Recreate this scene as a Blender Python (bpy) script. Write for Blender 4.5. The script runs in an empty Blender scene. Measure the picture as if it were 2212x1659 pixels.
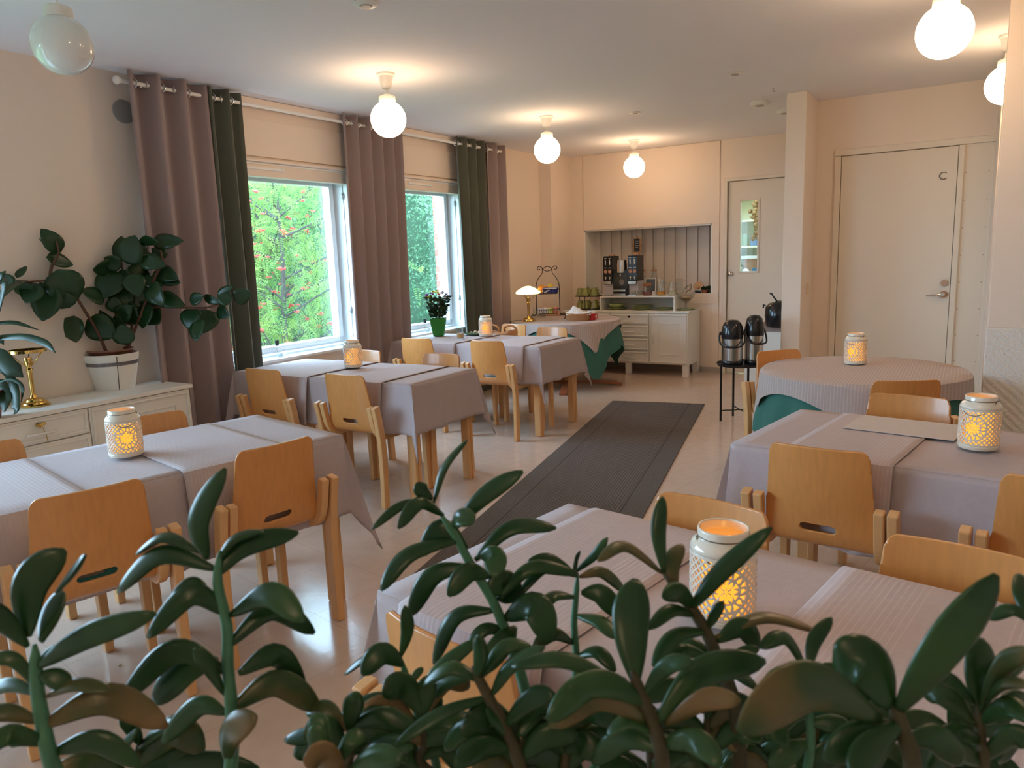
import bpy, math, random
import numpy as np
from mathutils import Vector, Matrix
PI = math.pi; rad = math.radians
S = bpy.context.scene; COL = S.collection
# ---------------------------------------------------------------- camera
YAW, PITCH, ROLL, FPX, EYE = rad(31.8116), rad(9.8014), rad(-2.1349), 1593.9, 1.42
fw = Vector((-math.sin(YAW)*math.cos(PITCH), math.cos(YAW)*math.cos(PITCH), -math.sin(PITCH)))
rt0 = Vector((math.cos(YAW), math.sin(YAW), 0)); up0 = rt0.cross(fw)
rt = math.cos(ROLL)*rt0 + math.sin(ROLL)*up0; up = -math.sin(ROLL)*rt0 + math.cos(ROLL)*up0
cd = bpy.data.cameras.new('camera'); cam = bpy.data.objects.new('camera', cd); COL.objects.link(cam)
cd.sensor_width = 36; cd.lens = FPX/2212*36; cd.clip_start = 0.02
cam.matrix_world = Matrix(((rt.x, up.x, -fw.x, 0), (rt.y, up.y, -fw.y, 0), (rt.z, up.z, -fw.z, EYE), (0, 0, 0, 1)))
cd.dof.use_dof = True; cd.dof.focus_distance = 3.4; cd.dof.aperture_fstop = 14
S.camera = cam
# ---------------------------------------------------------------- light and exposure
S.view_settings.view_transform = 'Standard'; S.view_settings.look = 'None'
S.view_settings.gamma = 1; S.view_settings.use_curve_mapping = False
S.view_settings.exposure = 1.0
w = bpy.data.worlds.new('sky'); S.world = w; w.use_nodes = True
wn = w.node_tree; bg = wn.nodes['Background']
SKY = (0.50, 0.73, 1.0); SKYS = 10.0
bg.inputs[0].default_value = (*SKY, 1); bg.inputs[1].default_value = SKYS
GLOBE = (1.0, 0.67, 0.40); GLOBES = 10.5
def portal(y0, y1, z0, z1, x=-4.80):
    ld = bpy.data.lights.new('window_daylight', 'AREA'); ld.shape = 'RECTANGLE'
    ld.size = y1-y0; ld.size_y = z1-z0; ld.cycles.is_portal = True
    o = bpy.data.objects.new('window_daylight', ld); COL.objects.link(o)
    o.matrix_world = Matrix(((0, 0, -1, x), (1, 0, 0, (y0+y1)/2), (0, -1, 0, (z0+z1)/2), (0, 0, 0, 1)))
WINS = [(2.95, 4.70, 0.74, 2.16), (4.98, 6.30, 0.74, 2.16), (-2.0, 1.55, 0.74, 2.16)]
for a in WINS: portal(*a)
def cycles_prop(k, v):
    try: setattr(S.cycles, k, v)
    except Exception: pass
cycles_prop('use_denoising', True); cycles_prop('max_bounces', 8); cycles_prop('diffuse_bounces', 5)
cycles_prop('sample_clamp_indirect', 6.0); cycles_prop('transparent_max_bounces', 16); cycles_prop('caustics_reflective', False)
cycles_prop('caustics_refractive', False)

# ---------------------------------------------------------------- pixel helpers: a ray through the photo, met by a real plane
def ray(x, y): return fw + (x-1106)/FPX*rt - (y-829.5)/FPX*up
O = Vector((0, 0, EYE))
def onz(x, y, z): d = ray(x, y); return O + d*((z-EYE)/d.z)
def onx(x, y, X): d = ray(x, y); return O + d*(X/d.x)
def ony(x, y, Y): d = ray(x, y); return O + d*(Y/d.y)
def pd(x, y, d): return O + ray(x, y)*d
# ---------------------------------------------------------------- materials
MT = {}
def mat(name, col, rough=0.6, metal=0.0, noise=0.0, nscale=20, bump=0.0, bscale=200, emit=None, es=0, trans=0.0, coat=0.0, sheen=0, ior=None, alpha=None, stretch=None, spec=None, sss=0):
    if name in MT: return MT[name]
    m = bpy.data.materials.new(name); m.use_nodes = True; MT[name] = m
    nt = m.node_tree; b = nt.nodes['Principled BSDF']
    b.inputs['Base Color'].default_value = (*col, 1); b.inputs['Roughness'].default_value = rough
    b.inputs['Metallic'].default_value = metal
    if trans: b.inputs['Transmission Weight'].default_value = trans
    if coat: b.inputs['Coat Weight'].default_value = coat; b.inputs['Coat Roughness'].default_value = 0.1
    if sheen: b.inputs['Sheen Weight'].default_value = sheen
    if ior: b.inputs['IOR'].default_value = ior
    if spec is not None: b.inputs['Specular IOR Level'].default_value = spec
    if emit: b.inputs['Emission Color'].default_value = (*emit, 1); b.inputs['Emission Strength'].default_value = es
    tc = nt.nodes.new('ShaderNodeTexCoord'); src = tc.outputs['Object']
    if stretch:
        mp = nt.nodes.new('ShaderNodeMapping'); mp.inputs['Scale'].default_value = stretch
        nt.links.new(src, mp.inputs[0]); src = mp.outputs[0]
    if noise:
        n = nt.nodes.new('ShaderNodeTexNoise'); n.inputs['Scale'].default_value = nscale; n.inputs['Detail'].default_value = 4
        nt.links.new(src, n.inputs['Vector'])
        mx = nt.nodes.new('ShaderNodeMix'); mx.data_type = 'RGBA'
        mx.inputs[6].default_value = (*[c*(1-noise) for c in col], 1); mx.inputs[7].default_value = (*[min(1, c*(1+noise)) for c in col], 1)
        nt.links.new(n.outputs['Fac'], mx.inputs[0]); nt.links.new(mx.outputs[2], b.inputs['Base Color'])
    if bump:
        n2 = nt.nodes.new('ShaderNodeTexNoise'); n2.inputs['Scale'].default_value = bscale; n2.inputs['Detail'].default_value = 3
        nt.links.new(src, n2.inputs['Vector'])
        bp = nt.nodes.new('ShaderNodeBump'); bp.inputs['Strength'].default_value = bump; bp.inputs['Distance'].default_value = 0.01
        nt.links.new(n2.outputs['Fac'], bp.inputs['Height']); nt.links.new(bp.outputs[0], b.inputs['Normal'])
    return m
def N(m, t): return m.node_tree.nodes.new(t)
def L(m, a, b): m.node_tree.links.new(a, b)
def math_node(m, op, a, b=None, c=None):
    n = N(m, 'ShaderNodeMath'); n.operation = op
    for i, v in enumerate((a, b, c)):
        if v is None: continue
        if isinstance(v, (int, float)): n.inputs[i].default_value = v
        else: L(m, v, n.inputs[i])
    return n.outputs[0]
def glass_mat(name, tint=(1, 1, 1), refl=1.0):
    m = bpy.data.materials.new(name); m.use_nodes = True; MT[name] = m; nt = m.node_tree; nt.nodes.clear()
    o = N(m, 'ShaderNodeOutputMaterial'); t = N(m, 'ShaderNodeBsdfTransparent'); t.inputs[0].default_value = (*tint, 1)
    g = N(m, 'ShaderNodeBsdfGlossy'); g.inputs['Roughness'].default_value = 0.0
    f = N(m, 'ShaderNodeLayerWeight'); f.inputs[0].default_value = 0.5; mx = N(m, 'ShaderNodeMixShader')
    fr = math_node(m, 'MULTIPLY_ADD', math_node(m, 'POWER', f.outputs['Facing'], 5.0), 0.75, 0.04*refl)
    L(m, fr, mx.inputs[0]); L(m, t.outputs[0], mx.inputs[1]); L(m, g.outputs[0], mx.inputs[2]); L(m, mx.outputs[0], o.inputs[0])
    return m
glass_mat('window_glass', (0.95, 0.98, 0.97), 1.6)
glass_mat('clear_glass', (0.90, 0.93, 0.92), 2.2)
WALL = mat('wall_paint', (0.83, 0.71, 0.60), 0.75, bump=0.05, bscale=300)
CEIL = mat('ceiling_paint', (0.86, 0.85, 0.88), 0.9, bump=0.05, bscale=300)
WHITE = mat('white_paint', (0.82, 0.80, 0.75), 0.4, bump=0.02)
WINW = mat('window_white', (0.86, 0.89, 0.90), 0.35)
DOORP = mat('door_paint', (0.78, 0.69, 0.57), 0.55)
BIRCH = mat('birch_frame', (0.72, 0.40, 0.17), 0.38, noise=0.12, nscale=6, stretch=(40, 40, 1.5))
PLY = mat('birch_plywood', (0.66, 0.29, 0.085), 0.30, noise=0.15, nscale=5, stretch=(14, 14, 1.2), coat=0.25)
TEAL = mat('green_upholstery', (0.03, 0.16, 0.15), 0.9, noise=0.2, nscale=200, bump=0.2)
CLOTH = mat('mauve_cloth', (0.50, 0.415, 0.42), 0.85, noise=0.07, nscale=60, bump=0.25, bscale=500, sheen=0.15)
GREENC = mat('green_cloth', (0.045, 0.165, 0.13), 0.9, noise=0.1, nscale=60, bump=0.2, bscale=400)
MAUVE = mat('mauve_curtain', (0.30, 0.225, 0.22), 0.85, noise=0.06, nscale=150, sheen=0.3, bump=0.15, bscale=600)
OLIVE = mat('green_curtain', (0.085, 0.092, 0.068), 0.85, noise=0.06, nscale=150, sheen=0.25, bump=0.15, bscale=600)
CERAM = mat('cream_ceramic', (0.80, 0.72, 0.60), 0.15, coat=0.5)
CANDLE = mat('lit_wax', (0.45, 0.17, 0.02), 0.5, emit=(1.0, 0.38, 0.035), es=.70)
BLACK = mat('black_plastic', (0.012, 0.012, 0.014), 0.2)
BLACKM = mat('black_metal', (0.02, 0.018, 0.018), 0.45, metal=0.4)
STEEL = mat('brushed_steel', (0.62, 0.60, 0.58), 0.22, metal=1)
CHROME = mat('chrome', (0.75, 0.77, 0.8), 0.1, metal=1)
BRASS = mat('brass', (0.80, 0.55, 0.18), 0.15, metal=1)
JLEAF = mat('succulent_leaf', (0.022, 0.070, 0.018), 0.30, noise=0.5, nscale=16, spec=0.35)
def two_tone(m, c1, c2, sc, p0=.45, p1=.62):
    nt = m.node_tree; b = nt.nodes['Principled BSDF']; tc = nt.nodes.new('ShaderNodeTexCoord'); n = nt.nodes.new('ShaderNodeTexNoise'); n.inputs['Scale'].default_value = sc; n.inputs['Detail'].default_value = 3
    r = nt.nodes.new('ShaderNodeValToRGB'); r.color_ramp.elements[0].position = p0; r.color_ramp.elements[1].position = p1; r.color_ramp.elements[0].color = (*c1, 1); r.color_ramp.elements[1].color = (*c2, 1)
    nt.links.new(tc.outputs['Object'], n.inputs[0]); nt.links.new(n.outputs['Fac'], r.inputs[0]); nt.links.new(r.outputs[0], b.inputs['Base Color'])
JSTEM = mat('green_stem', (0.06, 0.19, 0.10), 0.5, noise=0.3, nscale=60)
JWOOD = mat('woody_stem', (0.06, 0.05, 0.02), 0.7, noise=0.4, nscale=60)
JRED = mat('reddish_leaf', (0.070, 0.072, 0.025), 0.30, noise=0.6, nscale=18, spec=0.35)
two_tone(JRED, (.030, .065, .020), (.20, .125, .05), 11); two_tone(JLEAF, (.014, .050, .014), (.034, .090, .030), 12)
FLEAF = mat('rubber_leaf', (0.012, 0.045, 0.014), 0.30, noise=0.3, nscale=9, spec=0.4)
SLEAF = mat('strap_leaf', (0.014, 0.040, 0.018), 0.4, noise=0.3, nscale=10)
BARK = mat('brown_stem', (0.10, 0.045, 0.025), 0.7, noise=0.3, nscale=50)
SOIL = mat('soil', (0.035, 0.02, 0.012), 0.95, noise=0.5, nscale=90, bump=0.5)
CUPG = mat('olive_glaze', (0.30, 0.32, 0.10), 0.25, noise=0.1, nscale=30, coat=0.3)
WICK = mat('wicker', (0.42, 0.20, 0.08), 0.7, noise=0.45, nscale=120, bump=0.6, bscale=120)
NAPK = mat('white_linen', (0.80, 0.80, 0.82), 0.85, bump=0.2)
CORK = mat('cork', (0.35, 0.14, 0.06), 0.8, noise=0.2, nscale=90)
MUG = mat('red_enamel', (0.50, 0.02, 0.02), 0.3)
# globe materials
GLIT = mat('lit_opal_glass', (0.9, 0.85, 0.75), 0.2, emit=GLOBE, es=GLOBES)
GOFF = mat('opal_glass', (0.80, 0.82, 0.80), 0.06, coat=0.6)
SHADE = mat('lit_lamp_shade', (0.9, 0.8, 0.55), 0.25, emit=(1.0, 0.72, 0.33), es=2.0)
def wall_textured():
    m = mat('textured_wallpaper', (0.80, 0.76, 0.69), 0.7)
    tc = N(m, 'ShaderNodeTexCoord'); wv = N(m, 'ShaderNodeTexWave'); wv.wave_type = 'BANDS'; wv.bands_direction = 'DIAGONAL'
    wv.inputs['Scale'].default_value = 14; wv.inputs['Distortion'].default_value = 2.0; wv.inputs['Detail'].default_value = 1; wv.inputs['Detail Scale'].default_value = 6
    bp = N(m, 'ShaderNodeBump'); bp.inputs['Strength'].default_value = 0.5; bp.inputs['Distance'].default_value = 0.006
    L(m, tc.outputs['Object'], wv.inputs['Vector']); L(m, wv.outputs['Fac'], bp.inputs['Height']); L(m, bp.outputs[0], m.node_tree.nodes['Principled BSDF'].inputs['Normal'])
    return m
def floor_mat():
    m = mat('linoleum_floor', (0.44, 0.36, 0.31), 0.2); b = m.node_tree.nodes['Principled BSDF']
    tc = N(m, 'ShaderNodeTexCoord'); mp = N(m, 'ShaderNodeMapping'); mp.inputs['Rotation'].default_value = (0, 0, rad(10)); mp.inputs['Location'].default_value = (0.12, 0.05, 0)
    L(m, tc.outputs['Object'], mp.inputs[0]); sp = N(m, 'ShaderNodeSeparateXYZ'); L(m, mp.outputs[0], sp.inputs[0])
    ds = []
    for ax in (0, 1):
        f = math_node(m, 'FRACT', math_node(m, 'DIVIDE', sp.outputs[ax], 0.40)); d = math_node(m, 'ABSOLUTE', math_node(m, 'SUBTRACT', f, 0.5)); ds.append(d)
    g = math_node(m, 'GREATER_THAN', math_node(m, 'MAXIMUM', ds[0], ds[1]), 0.4972)
    n = N(m, 'ShaderNodeTexNoise'); n.inputs['Scale'].default_value = 14; n.inputs['Detail'].default_value = 8; L(m, tc.outputs['Object'], n.inputs[0])
    c1 = N(m, 'ShaderNodeMix'); c1.data_type = 'RGBA'; c1.inputs[6].default_value = (0.60, 0.46, 0.375, 1); c1.inputs[7].default_value = (0.72, 0.57, 0.475, 1); L(m, n.outputs['Fac'], c1.inputs[0])
    c2 = N(m, 'ShaderNodeMix'); c2.data_type = 'RGBA'; c2.inputs[7].default_value = (0.30, 0.23, 0.19, 1); L(m, c1.outputs[2], c2.inputs[6]); L(m, math_node(m, 'MULTIPLY', g, 0.5), c2.inputs[0])
    L(m, c2.outputs[2], b.inputs['Base Color'])
    n3 = N(m, 'ShaderNodeTexNoise'); n3.inputs['Scale'].default_value = 3; n3.inputs['Detail'].default_value = 6; L(m, tc.outputs['Object'], n3.inputs[0])
    mr = N(m, 'ShaderNodeMapRange'); mr.inputs['To Min'].default_value = 0.08; mr.inputs['To Max'].default_value = 0.26; L(m, n3.outputs['Fac'], mr.inputs[0]); L(m, mr.outputs[0], b.inputs['Roughness'])
    n4 = N(m, 'ShaderNodeTexNoise'); n4.inputs['Scale'].default_value = 35; L(m, tc.outputs['Object'], n4.inputs[0])
    bp = N(m, 'ShaderNodeBump'); bp.inputs['Strength'].default_value = 0.12; bp.inputs['Distance'].default_value = 0.003; L(m, n4.outputs['Fac'], bp.inputs['Height']); L(m, bp.outputs[0], b.inputs['Normal'])
    return m
def stripe_mat(name, base, line, period, frac, axis=0, lo=None, hi=None, noise=True):
    """fabric with woven pin stripes along one object axis; lo..hi = half-width band where stripes are (edges of a runner)"""
    m = mat(name, base, 0.85, sheen=0.1); b = m.node_tree.nodes['Principled BSDF']
    tc = N(m, 'ShaderNodeTexCoord'); sp = N(m, 'ShaderNodeSeparateXYZ'); L(m, tc.outputs['Object'], sp.inputs[0])
    x = sp.outputs[axis]; f = math_node(m, 'FRACT', math_node(m, 'DIVIDE', x, period)); s = math_node(m, 'LESS_THAN', f, frac)
    n = N(m, 'ShaderNodeTexNoise'); n.inputs['Scale'].default_value = 250; L(m, tc.outputs['Object'], n.inputs[0])
    s = math_node(m, 'MULTIPLY', s, math_node(m, 'MULTIPLY_ADD', n.outputs['Fac'], 1.2, 0.1))
    if lo is not None:
        a = math_node(m, 'ABSOLUTE', x); s = math_node(m, 'MULTIPLY', s, math_node(m, 'GREATER_THAN', a, lo))
    n2 = N(m, 'ShaderNodeTexNoise'); n2.inputs['Scale'].default_value = 60; L(m, tc.outputs['Object'], n2.inputs[0])
    c1 = N(m, 'ShaderNodeMix'); c1.data_type = 'RGBA'; c1.inputs[6].default_value = (*[c*0.92 for c in base], 1); c1.inputs[7].default_value = (*[c*1.08 for c in base], 1); L(m, n2.outputs['Fac'], c1.inputs[0])
    c2 = N(m, 'ShaderNodeMix'); c2.data_type = 'RGBA'; c2.inputs[7].default_value = (*line, 1); L(m, c1.outputs[2], c2.inputs[6]); L(m, s, c2.inputs[0])
    L(m, c2.outputs[2], b.inputs['Base Color'])
    bp = N(m, 'ShaderNodeBump'); bp.inputs['Strength'].default_value = 0.10; bp.inputs['Distance'].default_value = 0.001
    L(m, math_node(m, 'SINE', math_node(m, 'MULTIPLY', x, 2*PI/period)), bp.inputs['Height']); L(m, bp.outputs[0], b.inputs['Normal'])
    return m
RUNX = stripe_mat('striped_runner_cloth', (0.51, 0.42, 0.42), (0.60, 0.52, 0.51), 0.0125, 0.16, 0, lo=0.07)
OVER = stripe_mat('striped_overlay_cloth', (0.48, 0.39, 0.36), (0.60, 0.53, 0.50), 0.016, 0.22, 0)
def brick_mat():
    m = mat('red_brick', (0.5, 0.15, 0.1), 0.85); b = m.node_tree.nodes['Principled BSDF']
    tc = N(m, 'ShaderNodeTexCoord'); mp = N(m, 'ShaderNodeMapping'); mp.inputs['Rotation'].default_value = (rad(90), 0, rad(0))
    br = N(m, 'ShaderNodeTexBrick'); br.inputs['Color1'].default_value = (0.42, 0.11, 0.07, 1); br.inputs['Color2'].default_value = (0.5, 0.15, 0.1, 1)
    br.inputs['Mortar'].default_value = (0.45, 0.42, 0.42, 1); br.inputs['Scale'].default_value = 1; br.inputs['Brick Width'].default_value = 0.26; br.inputs['Row Height'].default_value = 0.085; br.inputs['Mortar Size'].default_value = 0.008
    L(m, tc.outputs['Object'], mp.inputs[0]); L(m, mp.outputs[0], br.inputs['Vector']); L(m, br.outputs['Color'], b.inputs['Base Color'])
    return m
def carpet_mat():
    m = mat('charcoal_rib_carpet', (0.07, 0.065, 0.06), 0.95); b = m.node_tree.nodes['Principled BSDF']
    tc = N(m, 'ShaderNodeTexCoord'); sp = N(m, 'ShaderNodeSeparateXYZ'); L(m, tc.outputs['Object'], sp.inputs[0])
    ax = math_node(m, 'ABSOLUTE', sp.outputs[0])
    rib = math_node(m, 'SINE', math_node(m, 'MULTIPLY', sp.outputs[0], 2*PI/0.017))
    n = N(m, 'ShaderNodeTexNoise'); n.inputs['Scale'].default_value = 160; n.inputs['Detail'].default_value = 3; L(m, tc.outputs['Object'], n.inputs[0])
    mid = math_node(m, 'LESS_THAN', ax, 0.29)
    k = math_node(m, 'MULTIPLY', math_node(m, 'MULTIPLY', rib, 0.35), mid)
    k = math_node(m, 'ADD', k, math_node(m, 'MULTIPLY', math_node(m, 'SUBTRACT', n.outputs['Fac'], 0.5), 2.2))
    seam = math_node(m, 'LESS_THAN', math_node(m, 'ABSOLUTE', math_node(m, 'SUBTRACT', ax, 0.30)), 0.004)
    k = math_node(m, 'SUBTRACT', k, seam)
    mr = N(m, 'ShaderNodeMapRange'); mr.inputs['From Min'].default_value = -1; mr.inputs['From Max'].default_value = 1; L(m, k, mr.inputs[0])
    c = N(m, 'ShaderNodeMix'); c.data_type = 'RGBA'; c.inputs[6].default_value = (0.055, 0.046, 0.042, 1); c.inputs[7].default_value = (0.21, 0.18, 0.165, 1); L(m, mr.outputs[0], c.inputs[0]); L(m, c.outputs[2], b.inputs['Base Color'])
    bp = N(m, 'ShaderNodeBump'); bp.inputs['Strength'].default_value = 0.8; bp.inputs['Distance'].default_value = 0.004; L(m, k, bp.inputs['Height']); L(m, bp.outputs[0], b.inputs['Normal'])
    return m
def leafy(name, c1, c2, tr=0.4):
    m = bpy.data.materials.new(name); m.use_nodes = True; MT[name] = m; m.node_tree.nodes.clear()
    o = N(m, 'ShaderNodeOutputMaterial'); d = N(m, 'ShaderNodeBsdfDiffuse'); t = N(m, 'ShaderNodeBsdfTranslucent'); mx = N(m, 'ShaderNodeMixShader'); mx.inputs[0].default_value = tr
    tc = N(m, 'ShaderNodeTexCoord'); n = N(m, 'ShaderNodeTexNoise'); n.inputs['Scale'].default_value = 2.2; n.inputs['Detail'].default_value = 6; n.inputs['Roughness'].default_value = 0.75; L(m, tc.outputs['Object'], n.inputs[0])
    r = N(m, 'ShaderNodeValToRGB'); r.color_ramp.elements[0].color = (*c1, 1); r.color_ramp.elements[1].color = (*c2, 1); r.color_ramp.elements[0].position = 0.38; r.color_ramp.elements[1].position = 0.62
    L(m, n.outputs['Fac'], r.inputs[0]); L(m, r.outputs[0], d.inputs[0]); L(m, r.outputs[0], t.inputs[0]); L(m, d.outputs[0], mx.inputs[1]); L(m, t.outputs[0], mx.inputs[2]); L(m, mx.outputs[0], o.inputs[0])
    return m
# ---------------------------------------------------------------- mesh building
class MB:
    def __init__(s): s.v = []; s.f = []
    def add(s, vs, fs):
        b = len(s.v); s.v += [tuple(p) for p in vs]; s.f += [tuple(b+i for i in f) for f in fs]; return s
    def box(s, c, d, rz=0, M=None):
        hx, hy, hz = d[0]/2, d[1]/2, d[2]/2; cs, sn = math.cos(rz), math.sin(rz); vs = []
        for z in (-hz, hz):
            for x, y in ((-hx, -hy), (hx, -hy), (hx, hy), (-hx, hy)):
                p = Vector((x*cs-y*sn, x*sn+y*cs, z))
                if M: p = M @ p
                vs.append((c[0]+p[0], c[1]+p[1], c[2]+p[2]))
        return s.add(vs, [(3, 2, 1, 0), (4, 5, 6, 7), (0, 1, 5, 4), (1, 2, 6, 5), (2, 3, 7, 6), (3, 0, 4, 7)])
    def b2(s, x0, x1, y0, y1, z0, z1): return s.box(((x0+x1)/2, (y0+y1)/2, (z0+z1)/2), (abs(x1-x0), abs(y1-y0), abs(z1-z0)))
    def lathe(s, prof, n=28, c=(0, 0, 0), sx=1, sy=1):
        vs = []; fs = []; m = len(prof)
        for i in range(n):
            a = 2*PI*i/n
            for r, z in prof: vs.append((c[0]+r*math.cos(a)*sx, c[1]+r*math.sin(a)*sy, c[2]+z))
        for i in range(n):
            j = (i+1) % n
            for k in range(m-1): fs.append((i*m+k, j*m+k, j*m+k+1, i*m+k+1))
        if prof[0][0] > 1e-4: fs.append(tuple(i*m for i in range(n))[::-1]) if s._cap0 else None
        if prof[-1][0] > 1e-4: fs.append(tuple(i*m+m-1 for i in range(n))) if s._cap1 else None
        return s.add(vs, fs)
    _cap0 = True; _cap1 = True
    def open(s, a=False, b=False): s._cap0 = a; s._cap1 = b; return s
    def cyl(s, c, r, h, n=20, r2=None): return s.lathe([(r, 0), (r if r2 is None else r2, h)], n, c)
    def tube(s, pts, r, n=8, cap=True, flat=1.0):
        pts = [Vector(p) for p in pts]; m = len(pts); rs = r if isinstance(r, (list, tuple)) else [r]*m
        t0 = (pts[1]-pts[0]).normalized(); ref = Vector((0, 0, 1)) if abs(t0.z) < .9 else Vector((1, 0, 0))
        u = t0.cross(ref).normalized(); vs = []; fs = []
        for i, p in enumerate(pts):
            t = (pts[min(i+1, m-1)]-pts[max(i-1, 0)]); t = t.normalized() if t.length > 1e-9 else t0
            u = (u - t*u.dot(t)).normalized(); v = t.cross(u)
            for k in range(n):
                a = 2*PI*k/n; q = p+(u*math.cos(a)+v*math.sin(a)*flat)*rs[i]; vs.append(q)
        for i in range(m-1):
            for k in range(n):
                k2 = (k+1) % n; fs.append((i*n+k, i*n+k2, (i+1)*n+k2, (i+1)*n+k))
        if cap: fs += [tuple(range(n))[::-1], tuple((m-1)*n+k for k in range(n))]
        return s.add(vs, fs)
    def ribbon(s, path, x0, x1, th):
        """bar of width x0..x1 swept along a (y,z) path with thickness th"""
        vs = []; fs = []; m = len(path)
        for i, (y, z) in enumerate(path):
            a = path[max(i-1, 0)]; b = path[min(i+1, m-1)]; dy, dz = b[0]-a[0], b[1]-a[1]; l = math.hypot(dy, dz); ny, nz = -dz/l, dy/l
            for x, q in ((x0, -1), (x1, -1), (x1, 1), (x0, 1)): vs.append((x, y+ny*q*th/2, z+nz*q*th/2))
        for i in range(m-1):
            for k in range(4): k2 = (k+1) % 4; fs.append((i*4+k, i*4+k2, (i+1)*4+k2, (i+1)*4+k))
        fs += [(3, 2, 1, 0), tuple((m-1)*4+k for k in range(4))]
        return s.add(vs, fs)
    def sphere(s, c, r, n=14, sz=1.0):
        return s.lathe([(max(1e-5, r*math.sin(PI*k/(n//2+2))), -r*sz*math.cos(PI*k/(n//2+2))) for k in range(n//2+3)], n, c)
    def build(s, name, m, parent=None, smooth=False, bevel=0, solid=0, sub=0):
        me = bpy.data.meshes.new(name); me.from_pydata(s.v, [], s.f); me.validate(); me.materials.append(m)
        if smooth:
            me.polygons.foreach_set('use_smooth', [True]*len(me.polygons))
        o = bpy.data.objects.new(name, me); COL.objects.link(o)
        if parent: o.parent = parent
        if solid: md = o.modifiers.new('solid', 'SOLIDIFY'); md.thickness = solid; md.offset = 0
        if bevel: md = o.modifiers.new('bevel', 'BEVEL'); md.width = bevel; md.segments = 2; md.limit_method = 'ANGLE'
        if sub: md = o.modifiers.new('sub', 'SUBSURF'); md.levels = sub; md.render_levels = sub
        if smooth == 'auto':
            me.set_sharp_from_angle(angle=rad(40))
        return o
def thing(name, label, cat, loc=(0, 0, 0), rz=0, group=None):
    o = bpy.data.objects.new(name, None); COL.objects.link(o); o.empty_display_size = 0.1
    o.location = loc; o.rotation_euler = (0, 0, rz); return tag(o, label, cat, group)
def tag(o, label, cat, group=None):
    o['label'] = label; o['category'] = cat
    if group: o['group'] = group
    return o
def struct(o): o['kind'] = 'structure'; return o
def kids(o): return [c for c in ALLK.get(o.name, [])]
def dup(root, loc, rz, label, group=None, scale=1):
    r = root.copy(); COL.objects.link(r); r.location = loc; r.rotation_euler = (0, 0, rz); r['label'] = label
    if scale != 1: r.scale = (scale,)*3
    if group: r['group'] = group
    for ch in [x for x in COL.objects if x.parent == root]:
        c = ch.copy(); COL.objects.link(c); c.parent = r
        for g in [x for x in COL.objects if x.parent == ch]:
            d = g.copy(); COL.objects.link(d); d.parent = c
    return r
def cut_sheet(f, u0, u1, nu, v0, v1, nv, mp):
    us = [u0+(u1-u0)*i/nu for i in range(nu+1)]; vs_ = [v0+(v1-v0)*j/nv for j in range(nv+1)]
    F = [[f(u, v) for v in vs_] for u in us]; mb = MB(); ids = {}
    def vid(k, u, v):
        if k not in ids: ids[k] = len(mb.v); mb.v.append(tuple(mp(u, v)))
        return ids[k]
    for i in range(nu):
        for j in range(nv):
            cs = [(i, j), (i+1, j), (i+1, j+1), (i, j+1)]; val = [F[a][b] for a, b in cs]
            if max(val) <= 0: continue
            poly = []
            for k in range(4):
                a = cs[k]; b = cs[(k+1) % 4]; fa, fb = val[k], val[(k+1) % 4]
                if fa > 0: poly.append(vid(a, us[a[0]], vs_[a[1]]))
                if (fa > 0) != (fb > 0):
                    t = fa/(fa-fb); key = (min(a, b), max(a, b)); poly.append(vid(key, us[a[0]]+(us[b[0]]-us[a[0]])*t, vs_[a[1]]+(vs_[b[1]]-vs_[a[1]])*t))
            if len(poly) > 2: mb.f.append(tuple(poly))
    return mb
def interp(pts, t):
    """polyline by arc length"""
    ls = [math.dist(pts[i], pts[i+1]) for i in range(len(pts)-1)]; s = t
    for i, l in enumerate(ls):
        if s <= l or i == len(ls)-1:
            k = s/l; return tuple(pts[i][j]+(pts[i+1][j]-pts[i][j])*k for j in range(len(pts[0])))
        s -= l
def smoothpath(pts, n=24):
    """Catmull-Rom through the points"""
    P = [Vector(p) for p in pts]; P = [P[0]*2-P[1]]+P+[P[-1]*2-P[-2]]; out = []; m = len(P)-3
    for i in range(m):
        for k in range(max(2, n//m)):
            t = k/max(2, n//m); a, b, c, d = P[i:i+4]
            out.append(0.5*((2*b)+(c-a)*t+(2*a-5*b+4*c-d)*t*t+(3*b-a-3*c+d)*t**3))
    out.append(P[-2]); return out

# ================================================================ THE ROOM
XW, YB, ZC = -4.45, 8.48, 2.6
XR, YF = 2.3, -2.6
struct(MB().b2(XW-.3, XR+.1, YF-.1, YB+.1, -.1, 0).build('floor', floor_mat()))
struct(MB().b2(XW-.3, XR+.1, YF-.1, YB+.1, ZC, ZC+.1).build('ceiling', CEIL))
# window wall with three openings
m = MB(); T = XW-.30
ys = [YF-.1]+[v for a in sorted(WINS) for v in a[:2]]+[YB+.1]
for i in range(0, len(ys), 2): m.b2(T, XW, ys[i], ys[i+1], 0, ZC)
for y0, y1, z0, z1 in WINS: m.b2(T, XW, y0, y1, 0, z0-.04); m.b2(T, XW, y0, y1, z1, ZC)
struct(m.build('wall_left', WALL))
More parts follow.
